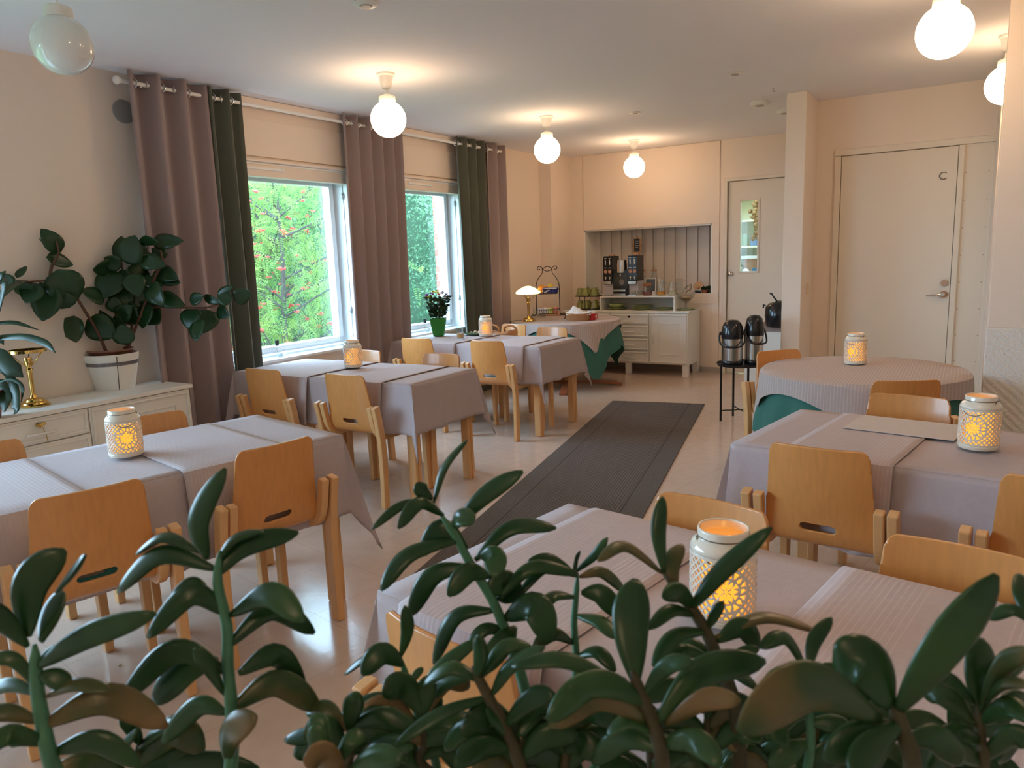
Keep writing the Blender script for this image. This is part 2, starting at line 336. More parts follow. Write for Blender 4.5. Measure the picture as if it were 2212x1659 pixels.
# back wall with the serving niche and the pantry door opening
NX0, NX1, NZ0, NZ1 = -4.12, -2.51, 0.90, 1.705
m = MB(); DX0, DX1, DZ = -2.34, -1.46, 2.15
m.b2(XW, NX0, YB, YB+.1, 0, ZC); m.b2(NX0, NX1, YB, YB+.1, 0, NZ0); m.b2(NX0, NX1, YB, YB+.1, NZ1, ZC)
m.b2(NX1, DX0, YB, YB+.1, 0, ZC); m.b2(DX0, DX1, YB, YB+.1, DZ, ZC); m.b2(DX1, -1.15, YB, YB+.1, 0, ZC)
struct(m.build('wall_back', WALL))
struct(MB().b2(XW-.02, -4.29, 7.95, YB, 0, ZC).build('wall_corner', WALL))
m = MB(); m.b2(-4.115, -2.43, YB-.012, YB, NZ1+.0, ZC-.003)
struct(m.build('wall_panel', WALL, bevel=.002))
struct(MB().b2(NX1, -2.43, YB-.012, YB, .06, NZ1).b2(-2.75, -2.43, YB-.014, YB-.001, .80, .92).build('trim_1', WALL, bevel=.002))
# serving niche: side, sill and closed vertical shutter
m = MB(); m.b2(NX0, NX0+.015, YB, YB+.34, NZ0, NZ1); m.b2(NX1-.015, NX1, YB, YB+.34, NZ0, NZ1); m.b2(NX0, NX1, YB, YB+.36, NZ1-.015, NZ1); m.b2(NX0, NX1, YB+.0, YB+.36, NZ0-.02, NZ0)
struct(m.build('trim_2', WHITE))
m = MB(); x = NX0; k = 0
random.seed(4)
while x < NX1-.01:
    wd = (0.085, 0.055)[k % 2]; dy = (0.0, 0.022)[k % 2]; m.b2(x, min(x+wd, NX1)-.003, YB+.30+dy, YB+.33+dy, NZ0, NZ1-.015); x += wd; k += 1
m.b2(NX0, NX1, YB+.35, YB+.36, NZ0, NZ1)
struct(m.build('wall_shutter', mat('shutter_paint', (0.66, 0.60, 0.55), 0.5)))
# pillar wall, door C wall, front right wall, remaining walls
struct(MB().b2(-1.30, -1.15, 6.34, YB, 0, ZC).build('wall_pillar', WALL, bevel=.006))
CX0, CX1 = -0.96, -0.12
m = MB(); m.b2(-1.15, CX0-.045, 6.87, 6.97, 0, ZC); m.b2(CX0-.045, CX1+.3, 6.87, 6.97, 2.19, ZC); m.b2(-1.1, .3, 6.97, 7.0, 0, ZC); m.b2(CX1+.3, XR, 6.87, 6.97, 0, ZC)
struct(m.build('wall_door', WALL))
struct(MB().b2(.115, .25, 5.9, 6.87, 0, ZC).build('wall_corridor', WALL))
struct(MB().b2(.095, XR, 4.50, 4.60, .968, ZC).build('wall_right', WALL, bevel=.004))
struct(MB().b2(.093, XR, 4.497, 4.60, 0, .968).build('wall_right_lower', wall_textured(), bevel=.004))
struct(MB().b2(XR, XR+.1, YF, 6.9, 0, ZC).build('wall_east', WALL))
m = MB(); RW = [(-3.6, -1.6, .8, 2.2)]
m.b2(XW, XR, YF-.1, YF, 0, ZC)
struct(m.build('wall_front', WALL))
# baseboards
BBM = mat('grey_baseboard', (0.45, 0.40, 0.36), 0.5)
struct(MB().b2(-2.60, DX0-.045, YB-.02, YB-.012, 0, .06).b2(-4.28, -2.60, YB-.008, YB, 0, .06).build('baseboard_back', BBM))
struct(MB().b2(-1.15, CX0-.06, 6.862, 6.87, 0, .06).build('baseboard_door', BBM))
struct(MB().b2(-1.15, -1.142, 6.34, 6.86, 0, .06).build('baseboard_pillar', BBM))
struct(MB().b2(XW, XW+.008, 1.0, 7.95, 0, .06).build('baseboard_left', BBM))
# ---- windows
def window(i, y0, y1, z0, z1):
    o = MB(); t = .05; X0, X1 = -4.70, -4.62
    o.b2(X0, XW-.002, y1-.012, y1, z0-.02, z1); o.b2(X0, XW-.002, y0, y0+.012, z0-.02, z1); o.b2(X0, XW-.002, y0, y1, z1-.012, z1)
    o.b2(X0, X1, y0+.012, y0+t, z0, z1); o.b2(X0, X1, y1-t, y1-.012, z0, z1); o.b2(X0, X1, y0+t, y1-t, z0, z0+.055); o.b2(X0, X1, y0+t, y1-t, z1-.075, z1-.012)
    f = struct(o.build('window_%d' % i, WINW, bevel=.002))
    s = MB(); s.b2(X1, X1+.035, y1-t-.035, y1-t+.012, z0+.055, z1-.075); s.b2(X1, X1+.035, y0+t-.012, y0+t+.035, z0+.055, z1-.075); s.b2(X1, X1+.035, y0+t+.035, y1-t-.035, z0+.02, z0+.055); s.b2(X1, X1+.035, y0+t+.035, y1-t-.035, z1-.115, z1-.075)
    s.build('window_sash', WINW, f, bevel=.003)
    MB().b2(-4.662, -4.656, y0+t, y1-t, z0+.05, z1-.07).build('window_pane', MT['window_glass'], f)
    MB().b2(X0-.1, XW+.035, y0-.04, y1+.04, z0-.04, z0-.018).build('window_sill', WINW, f, bevel=.004)
    c = (y0+y1)/2
    MB().b2(-4.52, XW-.004, y0+.012, y1-.012, 2.062, z1-.012).build('window_head', WALL, f, bevel=.003)
    MB().b2(XW-.01, XW+.012, c-.15, c+.20, z1-.050, z1-.030).b2(XW-.01, XW+.016, c+.17, c+.20, z1-.052, z1-.028).build('trickle_vent', WHITE, f, bevel=.003)
    h = MB()
    for z in (z0+.25, z0+1.2): h.cyl((X1+.12, y1-.022, z), .009, .055, 10); h.sphere((X1+.12, y1-.022, z+.028), .014, 10)
    h.tube([(X1+.12, y1-.014, z0+.05), (X1+.12, y1-.014, z1-.1)], .003, 6)
    h.build('hinge_pins', mat('window_hinge', (0.6, 0.62, 0.62), .3, metal=.6), f, smooth=True)
for i, a in enumerate(WINS): window(i+1, *a)
# header boxing over the windows (a raised panel with a blue shadow gap)
for i, (a, b) in enumerate(((2.95, 4.86), (4.86, 6.60))):
    hb = MB(); hb.b2(XW, XW+.02, a, b-.003, 2.20, 2.46); hb.b2(XW, XW+.03, a, b-.003, 2.165, 2.185); hb.b2(XW, XW+.045, a, b-.003, 2.545, 2.597)
    struct(hb.build('trim_%d' % (i+3), WALL, bevel=.003))
# ---- pantry behind the back wall, seen through the small door window
PW = mat('pantry_paint', (0.86, 0.84, 0.62), .6)
m = MB(); m.b2(-2.75, -.85, 10.2, 10.3, 0, ZC); m.b2(-2.85, -2.75, YB+.42, 10.3, 0, ZC); m.b2(-.95, -.85, YB+.1, 10.3, 0, ZC); m.b2(-2.85, -.85, YB+.42, 10.3, ZC, ZC+.1); m.b2(-2.85, -.85, YB+.1, 10.3, -.1, 0)
m.b2(-1.15, -.85, YB, YB+.1, 0, ZC)
struct(m.build('wall_pantry', PW))
pl = thing('added_pantry_light', 'unseen round lamp added to light the pantry behind the glazed door', 'ceiling light', (-1.8, 9.3, ZC))  # out of view, added so the pantry behind the door glass is bright
MB().cyl((0, 0, -.03), .14, .03).build('housing', WHITE, pl); MB().lathe([(.13, 0), (.12, -.04), (.06, -.055), (0.001, -.06)][::-1], 24, (0, 0, -.03)).build('diffuser', mat('lit_diffuser', (.9, .9, .8), .4, emit=(1, .92, .72), es=5), pl, smooth=True)
sh = thing('shelf_unit', 'tall pale shelf unit seen through the narrow door window', 'shelf', (-2.26, 9.75, 0))
m = MB(); m.b2(-.35, -.33, -.17, .17, 0, 2.2); m.b2(.10, .125, -.17, .17, 0, 2.2); m.b2(-.35, .125, .15, .17, 0, 2.2); m.build('side_panel', PW, sh)
for z in (.35, .72, 1.08, 1.42, 1.74, 2.05): MB().b2(-.33, .10, -.17, .15, z, z+.02).build('shelf', PW, sh)
random.seed(2)
for k, (x, z, c, r, hh) in enumerate([(-.08, 1.44, (.2, .3, .5), .05, .12), (.03, 1.44, (.6, .2, .15), .035, .09), (-.2, 1.44, (.3, .35, .2), .05, .15), (-.05, 1.76, (.4, .3, .15), .06, .14), (.02, 1.10, (.25, .4, .45), .04, .16), (-.12, 1.10, (.25, .3, .3), .05, .2)]):
    tag(MB().cyl((-2.26+x, 9.70, z), r, hh, 14).build('storage_jar', mat('jar_col_%d' % k, c, .4)), ['blue storage jar on a pantry shelf', 'small red jar beside the blue storage jar', 'dull green jar at the left of a pantry shelf', 'brown jar on the highest pantry shelf in view', 'slim grey blue jar on the lower pantry shelf', 'dark grey jar on the lower pantry shelf'][k], 'jar', None)
g = MB(); random.seed(5)
for k in range(60): g.sphere((-2.20+random.gauss(0, .022), 9.2+random.gauss(0, .03), 1.52+k*.008), random.uniform(.018, .03), 6)
tag(g.build('onion_braid', mat('dried_brown', (.30, .17, .06), .8, noise=.4, nscale=40)), 'hanging braid of brown dried bulbs seen in the pantry', 'braid'); tag(COL.objects['onion_braid'], 'hanging braid of brown dried bulbs seen in the pantry', 'braid')
MB().tube([(-2.20, 9.2, 1.98), (-2.20, 9.2, ZC)], .004, 6).build('string', BARK, COL.objects['onion_braid'])
cb = thing('storage_crate', 'brown wooden crate under a white cloth in the pantry', 'crate', (-2.22, 9.45, .0))
m = MB(); m.b2(-.16, .16, -.1, .1, 1.10, 1.285); m.build('crate_body', WICK, cb); MB().b2(-.20, .20, -.12, .12, 1.285, 1.32).build('cloth_cover', NAPK, cb); MB().b2(-.20, .20, -.12, .12, 0, 1.10).build('cabinet_stand', PW, cb)
o = tag(MB().box((0, 0, .045), (.14, .08, .09)).build('blue_box', mat('petrol_blue', (.02, .12, .22), .5), bevel=.02), 'blue box in front of the brown pantry crate', 'box'); o.location = (-2.19, 9.30, 1.085)
MB().b2(-2.40, -2.05, 9.24, 9.33, 1.06, 1.0845).build('pantry_ledge', PW, cb).matrix_parent_inverse = Matrix.Translation((2.24, -9.45, 0))
o = tag(MB().sphere((0, 0, .04), .042, 14).build('white_ball', NAPK, smooth=True), 'white ball beside the blue box in the pantry', 'ball'); o.location = (-2.335, 9.285, 1.087)
# door with narrow window (door 1) and door marked C (door 2)
d1 = struct(MB().b2(DX0-.035, DX0, YB-.03, YB+.1, 0, DZ).b2(DX1, DX1+.035, YB-.03, YB+.1, 0, DZ).b2(DX0-.035, DX1+.035, YB-.03, YB+.1, DZ, DZ+.035).build('door_1', DOORP, bevel=.004))
wx0, wx1, wz0, wz1 = -2.205, -2.005, 1.155, 1.935
m = MB(); a, b = YB+.005, YB+.045
m.b2(DX0+.004, wx0, a, b, .008, DZ-.004); m.b2(wx1, DX1-.004, a, b, .008, DZ-.004); m.b2(wx0, wx1, a, b, .008, wz0); m.b2(wx0, wx1, a, b, wz1, DZ-.004)
m.build('door_leaf', DOORP, d1)
m = MB(); m.b2(wx0-.015, wx0+.006, a-.008, b+.008, wz0-.015, wz1+.015); m.b2(wx1-.006, wx1+.015, a-.008, b+.008, wz0-.015, wz1+.015); m.b2(wx0, wx1, a-.008, b+.008, wz0-.015, wz0+.006); m.b2(wx0, wx1, a-.008, b+.008, wz1-.006, wz1+.015)
m.build('glazing_bead', DOORP, d1, bevel=.002); MB().b2(wx0, wx1, a+.016, a+.02, wz0, wz1).build('door_pane', glass_mat('door_glass', (.95, .97, .95), .5), d1)
kn = MB(); kn.lathe([(.001, -.035), (.02, -.035), (.026, -.02), (.028, 0)], 20); o = kn.build('door_knob', CHROME, d1, smooth=True); o.rotation_euler = (PI/2*-1, 0, 0); o.location = (-2.30, YB+.005, 1.135); o.rotation_euler = (-PI/2, 0, 0)
o.data.transform(Matrix.Identity(4))
d2 = struct(MB().b2(CX0-.045, CX0, 6.845, 6.96, 0, 2.138).b2(CX1, CX1+.04, 6.845, 6.96, 0, 2.138).b2(CX0-.045, CX1+.30, 6.845, 6.96, 2.14, 2.19).b2(CX1+.22, CX1+.30, 6.85, 6.96, 0, 2.138).build('door_2', DOORP, bevel=.004))
MB().b2(CX0+.004, CX1-.004, 6.872, 6.912, .008, 2.136).build('door_leaf', DOORP, d2, bevel=.002)
MB().b2(CX1+.04, CX1+.22, 6.866, 6.90, 0, 2.14).build('side_panel', DOORP, d2)
sc = MB()
for z in [0.25+.21*k for k in range(9)]:
    for xx in (CX1+.055, CX1+.205): sc.box((xx, 6.865, z), (.008, .004, .008))
sc.build('panel_screws', mat('screw_grey', (.35, .3, .25), .5), d2)
def disc(mb, c, r, h, n=24):
    mb.add([(c[0]+r*math.cos(2*PI*k/n), c[1], c[2]+r*math.sin(2*PI*k/n)) for k in range(n)]+[(c[0]+r*math.cos(2*PI*k/n), c[1]-h, c[2]+r*math.sin(2*PI*k/n)) for k in range(n)], [tuple(range(n)), tuple(range(2*n-1, n-1, -1))]+[(k, k+n, (k+1) % n+n, (k+1) % n) for k in range(n)])
h = MB(); disc(h, (-.165, 6.872, 1.085), .027, .012); disc(h, (-.165, 6.86, 1.085), .015, .01); h.build('deadbolt', CHROME, d2, bevel=.002)
h = MB(); disc(h, (-.165, 6.872, .995), .027, .012); h.tube([(-.165, 6.86, .995), (-.165, 6.825, .995), (-.18, 6.82, .995), (-.24, 6.82, .99), (-.285, 6.825, .987)], [.011, .011, .011, .009, .006], 10); h.build('door_handle', CHROME, d2, smooth='auto')
def letter(txt, name, size, loc, rot, m, parent=None, ext=.001):
    c = bpy.data.curves.new(name, 'FONT'); c.body = txt; c.size = size; c.extrude = ext; c.align_x = 'CENTER'; c.align_y = 'CENTER'; c.materials.append(m)
    o = bpy.data.objects.new(name, c); COL.objects.link(o); o.location = loc; o.rotation_euler = rot
    if parent: o.parent = parent
    return o
letter('C', 'door_letter', .085, (-.22, 6.870, 1.915), (PI/2, 0, 0), BLACK, d2)
sw = MB().box((-1.146, 6.60, 1.062), (.008, .075, .085)); o = tag(sw.build('light_switch', mat('switch_cream', (.8, .62, .42), .4), bevel=.003), 'cream light switch on the pillar beside the door marked C', 'light switch')
MB().box((-1.14, 6.60, 1.06), (.008, .035, .04)).build('rocker', mat('switch_cream', ()), o, bevel=.002)

# ---------------------------------------------------------------- outdoors
struct(MB().b2(-40, XW-.3, -20, 40, -.9, -.8).build('ground', mat('lawn', (.05, .10, .02), .9, noise=.3, nscale=3)))
tag(MB().b2(-4.97, -4.76, 6.525, 7.2, -.8, 3.0).build('brick_pier', brick_mat()), 'red brick pier outside the farther window', 'brick pier')
def quadleaf(mb, p, d, n, l, wd):
    d = d.normalized(); s = d.cross(n)
    if s.length < 1e-6: s = Vector((1, 0, 0))
    s.normalize(); mb.add([p, p+d*l*.45+s*wd, p+d*l, p+d*l*.45-s*wd], [(0, 1, 2, 3)])
def rv(): return Vector((random.gauss(0, 1), random.gauss(0, 1), random.gauss(0, 1))).normalized()
HEDG = leafy('hedge_leaf', (.05, .13, .07), (.17, .28, .15), .3); ROWL = leafy('rowan_leaf', (.10, .24, .08), (.32, .42, .12), .45)
BERRY = mat('red_berry', (.62, .08, .06), .4)
def hedge(name, x0, x1, y0, y1, z0, z1, n, label, seed):
    random.seed(seed); e = thing(name, label, 'hedge', ((x0+x1)/2, (y0+y1)/2, -.8)); cx, cy = (x0+x1)/2, (y0+y1)/2
    mb = MB()
    for k in range(n):
        y = random.uniform(y0, y1); z = random.uniform(z0, z1+.25*math.sin(y*2)); x = x1-abs(random.gauss(0, .16))+.16*math.sin(y*3.1)+.14*math.sin(z*4+y*1.7)
        quadleaf(mb, Vector((x-cx, y-cy, z+.8)), rv(), rv(), random.uniform(.05, .085), random.uniform(.014, .022))
    for k in range(n//8):
        y = random.uniform(y0, y1); x = random.uniform(x0, x1); z = z1+random.uniform(-.1, .2)
        quadleaf(mb, Vector((x-cx, y-cy, z+.8)), rv(), rv(), .08, .022)
    mb.build('foliage', HEDG, e)
    MB().b2(x0-cx+.1, x1-cx-.35, y0-cy, y1-cy, 0, z1+.7).build('shade_core', mat('hedge_shade', (.015, .045, .015), .9), e)  # solid box behind the leaves, the hedge's inner shade put into its dark green
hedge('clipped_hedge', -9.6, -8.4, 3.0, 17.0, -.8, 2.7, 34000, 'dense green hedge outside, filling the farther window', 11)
def rowan(cx, cy, label, seed, ylo, yhi):
    random.seed(seed); e = thing('rowan_tree', label, 'tree', (cx, cy, -.8))
    tr = MB(); tips = []
    tr.tube([(0, 0, 0), (.05, .03, .8), (-.02, .1, 1.5), (.05, .1, 2.2), (0, .15, 3.2)], [.045, .04, .032, .024, .012], 8)
    for k in range(26):
        z = random.uniform(.7, 3.0); a = random.uniform(0, 2*PI); l = random.uniform(.6, 1.25)
        p0 = Vector((0, .1, z)); p1 = p0+Vector((math.cos(a)*l*.5, math.sin(a)*l*.5, .25)); p2 = p0+Vector((math.cos(a)*l, math.sin(a)*l, .3+random.uniform(-.1, .35)))
        tr.tube([p0, p1, p2], [.014, .009, .005], 6); tips += [p1, p2, (p1+p2)/2]
    tr.build('trunk', mat('grey_bark', (.07, .06, .055), .8), e)
    mb = MB()
    for k in range(2100):
        if random.random() < .45: c = random.choice(tips)+Vector((random.gauss(0, .16), random.gauss(0, .16), random.gauss(0, .16)))
        else: c = Vector((random.uniform(-.75, .75), random.uniform(-1.3, 1.3), random.uniform(.9, 3.7)))
        d = rv(); d.z -= .4; d.normalize(); n = rv(); s = d.cross(n).normalized()
        for q in range(6):
            b = c+d*(.018+.026*q)
            for sg in (-1, 1): quadleaf(mb, b, (s*sg+d*.45), n, .048-.002*q, .0085)
        quadleaf(mb, c+d*.18, d, n, .05, .009)
    mb.build('foliage', ROWL, e)
    bm = MB()
    for k in range(26):
        p = rv()*random.uniform(.02, .05); p.z *= .5; bm.sphere(p, .0085, 6)
    me = None
    for k in range(96):
        c = Vector((random.uniform(-.2, .95), random.uniform(-1.25, 1.25), random.uniform(1.2, 3.5)))
        if me is None: o = bm.build('berry_cluster', BERRY, e, smooth=True); me = o
        else: o = me.copy(); COL.objects.link(o)
        o.location = c; o.scale = (random.uniform(.5, 1.05),)*3; o.rotation_euler = (0, 0, random.uniform(0, 6))
rowan(-6.55, 5.65, 'rowan tree with red berries outside the nearer window, its left half', 21, 0, 0)
rowan(-7.5, 6.15, 'rowan tree with red berries standing behind the other rowan', 22, 0, 0)
# ================================================================ LAMPS ON THE CEILING
def pendant(name, label, loc, lit=True):
    t = thing(name, label, 'pendant lamp', (loc[0], loc[1], ZC), 0, 'globe pendants hanging from the ceiling')
    zc = loc[2]-ZC; R = .1135
    MB().lathe([(.001, -.098), (.016, -.098), (.030, -.088), (.038, -.068), (.046, -.018), (.058, -.010), (.059, 0)], 28).build('ceiling_rose', WHITE, t, smooth='auto')
    MB().tube([(0, 0, -.07), (0, 0, zc+R+.03)], .004, 6).build('cord', WHITE, t)
    c = MB().lathe([(.001, .052), (.02, .05), (.052, .036), (.054, .0), (.052, -.004)], 28, (0, 0, zc+R-.010)); c.sphere((.054, 0, zc+R+.014), .005, 8); c.build('collar', WHITE, t, smooth='auto')
    MB().lathe([(max(1e-4, R*math.sin(a)), -R*math.cos(a)) for a in [PI*.855*k/24 for k in range(25)]], 40, (0, 0, zc)).build('globe_shade', GLIT if lit else GOFF, t, smooth=True)
    return t
GL = [((135, 98), 'unlit white globe lamp near the plants on the lowboard', False), ((839, 258), 'lit globe lamp in front of the mauve curtain between the windows', True),
      ((1182, 324), 'lit globe lamp nearest the table lamp buffet, second from the serving wall', True), ((1370, 361), 'lit globe lamp closest to the serving niche', True),
      ((2040, 68), 'large lit globe lamp at the top right, before the lettered door', True), ((2174, 183), 'lit globe lamp partly hidden by the right wall edge', True)]
for (px, lb, lit) in GL: pendant('pendant_lamp', lb, onz(*px, 2.32), lit)
pendant('pendant_lamp', 'lit globe lamp above the viewer, over the nearest table', (-.15, 1.55, 2.32))
pendant('pendant_lamp', 'lit globe lamp behind the viewer', (-.15, -1.2, 2.32))
def ceil_disc(px, py, r, h, nm, lb):
    p = onz(px, py, ZC); e = tag(MB().lathe([(.001, -h), (r*.8, -h), (r, -h*.5), (r*.93, 0)], 28, (0, 0, 0)).build(nm, WHITE, smooth='auto'), lb, nm.replace('_', ' ')); e.location = (p.x, p.y, ZC)
    MB().lathe([(r*.45, -h-.006), (r*.5, -h)], 20).build('sensor_ring', BBM, e)
ceil_disc(1641, 220, .075, .03, 'smoke_detector', 'white smoke detector on the ceiling left of the pillar')
ceil_disc(1696, 237, .07, .03, 'smoke_detector', 'white ceiling detector half hidden behind the pillar')
ceil_disc(1588, 158, .055, .008, 'ceiling_plate', 'flat pale ceiling plate in front of the smoke detector')
ceil_disc(1372, 243, .05, .008, 'ceiling_plate', 'small pale ceiling plate above the serving niche lamp')
ceil_disc(790, 3, .06, .02, 'ceiling_plate', 'white ceiling plate at the top edge left of centre')
p = onz(1670, 190, ZC); o = tag(MB().tube([(0, 0, 0), (0, 0, -.02), (.008, 0, -.028), (.012, 0, -.02)], .0025, 6).build('ceiling_hook', BLACKM), 'small dark hook in the ceiling', 'hook'); o.location = p
o = MB(); disc(o, (0, 0, 0), .07, .012, 28); e = tag(o.build('wall_vent', mat('vent_grey', (.30, .29, .28), .5), bevel=.003), 'round grey wall vent left of the first mauve curtain', 'vent'); e.rotation_euler = (0, 0, PI/2); e.location = (XW, 2.80, 2.375)

# ================================================================ CURTAINS
rod = tag(MB().tube([(-4.33, 2.72, 2.525), (-4.33, 7.0, 2.525)], .0125, 12).build('curtain_rod', WHITE, smooth='auto'), 'long white curtain rod under the ceiling above both windows', 'curtain rod')
MB().lathe([(.001, 0), (.02, .004), (.026, .02), (.018, .036), (.012, .04)], 16).build('finial', WHITE, rod, smooth=True).matrix_local = Matrix.Translation((-4.33, 2.69, 2.525)) @ Matrix.Rotation(-PI/2, 4, 'X')
for y in (2.86, 4.75, 6.75): MB().tube([(-4.45, y, 2.55), (-4.36, y, 2.54), (-4.33, y, 2.51)], .007, 8).build('rod_bracket', WHITE, rod)
def curtain(name, label, y0t, y1t, y0b, y1b, folds, m, zb, seed, amp=.045, ph=0):
    random.seed(seed); t = thing(name, label, 'curtain', (-4.33, (y0t+y1t)/2, zb), 0, 'eyelet curtains at the windows'); yc = (y0t+y1t)/2
    nu, nv = folds*14, 26; mb = MB(); hs = 2.588-zb; off = [random.uniform(-.35, .35) for _ in range(folds+2)]
    for i in range(nu+1):
        s = i/nu
        for j in range(nv+1):
            v = j/nv; z = hs*v; y0 = y0b+(y0t-y0b)*v; y1 = y1b+(y1t-y1b)*v
            w_ = 1-v; k = s*folds; ko = off[int(k)]+(off[int(k)+1]-off[int(k)])*(k-int(k))
            a = amp*(1+.25*w_*ko); th = 2*PI*k+ph+w_*ko*1.1
            x = a*(math.sin(th)+.12*math.sin(3*th)); y = y0+(y1-y0)*s+.018*math.sin(2*th)*(.6+.4*w_)
            mb.v.append((x, y-yc, z))
    for i in range(nu):
        for j in range(nv): b = i*(nv+1)+j; mb.f.append((b, b+nv+1, b+nv+2, b+1))
    mb.build('curtain_fabric', m, t, smooth=True, solid=.003)
    for k in range(folds*2):
        s = (k*.5-ph/(2*PI))/folds
        if not 0.02 < s < .98: continue
        y = y0t+(y1t-y0t)*s-yc; r = MB(); cir = [(.024*math.cos(q), 0, .024*math.sin(q)) for q in [2*PI*i/20 for i in range(21)]]
        r.tube(cir, .0045, 6, cap=False); o = r.build('eyelet_ring', CHROME, t, smooth=True); o.location = (0, y, 2.525-zb); o.rotation_euler = (0, 0, rad(35 if k % 2 else -35))
curtain('curtain', 'mauve curtain at the far left of the windows, behind the rubber plant', 2.745, 3.285, 2.72, 3.27, 3, MAUVE, .03, 1, .05, .8)
curtain('curtain', 'dark green curtain beside the leftmost mauve one', 3.295, 3.575, 3.28, 3.555, 2, OLIVE, .03, 2, .045, .3)
curtain('curtain', 'mauve curtain between the two windows', 4.53, 5.26, 4.50, 5.22, 5, MAUVE, .03, 3, .042, .6)
curtain('curtain', 'green curtain right of the farther window', 6.10, 6.58, 6.13, 6.56, 3, OLIVE, .03, 4, .042, 2.4)
curtain('curtain', 'narrow mauve curtain at the right end of the rod', 6.59, 6.96, 6.57, 6.94, 2, MAUVE, .03, 5, .04, 1)

# ================================================================ CHAIRS
def make_chair():
    t = thing('dining_chair', '', 'chair', (0, 0, 0), 0, 'birch chairs with slotted plywood backs')
    prof = [(-.056, .787), (-.046, .71), (-.030, .60), (-.012, .52), (.002, .475), (.022, .445), (.055, .428), (.10, .420)]
    tot = sum(math.dist(prof[i], prof[i+1]) for i in range(len(prof)-1))
    sp = smoothpath([(0, y, z) for y, z in prof], 42); pr = [(p.y, p.z) for p in sp]
    def hw(v):
        z = interp(pr, v)[1]
        if z > .60: return .152+(.787-z)/.187*.014
        s = min(1, (.60-z)/.02); return .166+.006*s*s*(3-2*s)
    def f(u, v):
        a = abs(u); d = min(hw(v)-a, v-.001, tot-v); r = .03
        cx, cy = a-(.152-r), r-v
        if cx > 0 and cy > 0: d = min(d, r-math.hypot(cx, cy))
        zc = tot-.150; du = max(0, a-.042); s = math.hypot(du, v-zc)-.0155
        return min(d, s)
    def mp(u, v):
        y, z = interp(pr, min(max(v, 0), tot)); k = max(0, min(1, (z-.43)/.15)); return (u, y+.022*(u/.15)**2*k-.0*k, z)
    cut_sheet(f, -.176, .176, 56, 0, tot, 84, mp).build('backrest', PLY, t, smooth=True, solid=.0095)
    m = MB(); n = 10; prs = []
    for i in range(n+1):
        for j in range(n+1):
            u = -1+2*i/n; v = j/n; e = (1-abs(u)**6)*(1-abs(2*v-1)**6); m.v.append((u*.168, 0.030+v*.390, .440+.040*e))
    for i in range(n):
        for j in range(n): b = i*(n+1)+j; m.f.append((b, b+n+1, b+n+2, b+1))
    m.b2(-.168, .168, .085, .42, .431, .440); m.build('seat', TEAL, t, smooth='auto')
    for s in (-1, 1):
        a, b = sorted((s*.2115, s*.243)); rl = smoothpath([(0, -.040, .607), (0, -.018, .50), (0, -.002, .36), (0, 0, .18), (0, -.006, 0)], 20)
        MB().ribbon([(p.y, p.z) for p in rl], a, b, .046).build('leg', BIRCH, t, bevel=.005)
        MB().ribbon([(.40, .455), (.40, .30), (.405, 0)], a, b, .044).build('leg', BIRCH, t, bevel=.005)
        a, b = sorted((s*.172, s*.2035)); rl = smoothpath([(0, -.037, .604), (0, -.020, .52), (0, -.004, .465), (0, .022, .430), (0, .07, .412), (0, .22, .410), (0, .425, .410)], 42)
        MB().ribbon([(p.y, p.z) for p in rl], a, b, .036).build('side_rail', BIRCH, t, bevel=.005)
    MB().b2(-.172, .172, .33, .352, .385, .419).build('stretcher', BIRCH, t, bevel=.003)
    return t
chair0 = make_chair(); used = []
def chair(x, y, phi, label):
    if not used: used.append(1); chair0.location = (x, y, 0); chair0.rotation_euler = (0, 0, rad(phi)); chair0['label'] = label; return chair0
    return dup(chair0, (x, y, 0), rad(phi), label)
CH = [(-2.235, 1.14, 74, 'birch chair at the long bluish left table, nearest the viewer'),
      (-2.14, 1.76, 80, 'birch chair at the near left table, at its aisle end'),
      (-3.15, 1.24, -101, 'birch chair behind the near left table, at the left picture edge'),
      (-3.02, 1.87, -101, 'birch chair between the near left table and the lowboard, by the lantern'),
      (-3.05, 3.11, 0, 'birch chair with its back to us at the aisle end of the middle table'),
      (-3.74, 3.10, 2, 'birch chair with its back to us at the window end of the middle table'),
      (-3.03, 3.95, 180, 'birch chair behind the middle table, at its aisle end'),
      (-3.72, 3.95, 178, 'pale lit birch chair behind the middle table, half hidden by the lantern'),
      (-3.155, 4.77, 0, 'birch chair with its back to us at the aisle end of the farther window table'),
      (-3.86, 4.78, 2, 'birch chair with its back to us at the window end of the farther table'),
      (-3.13, 5.72, 178, 'birch chair behind the farther window table, before the buffet table'),
      (-.375, 2.485, -6, 'birch chair with its back to us at the right-hand table with the white placemat'),
      (.265, 2.38, -8, 'birch chair cut by the right edge, at the table with the placemat'),
      (-.19, 3.40, 171, 'birch chair behind the placemat table, facing the viewer'),
      (.50, 3.29, 171, 'birch chair barely showing at the right edge behind the placemat table'),
      (-.955, 4.70, -133, 'reddish lit birch chair left of the round table'),
      (-.235, 3.87, 26, 'birch chair on the near side of the round table'),
      (-.535, 1.755, 170, 'birch chair behind the nearest table, left of its far side'),
      (.02, 1.69, 170, 'birch chair behind the nearest table, at the right edge of the picture'),
      (-.735, .97, -9, 'birch chair at the near side of the nearest table, seen through the succulents')]
for c in CH: chair(*c)

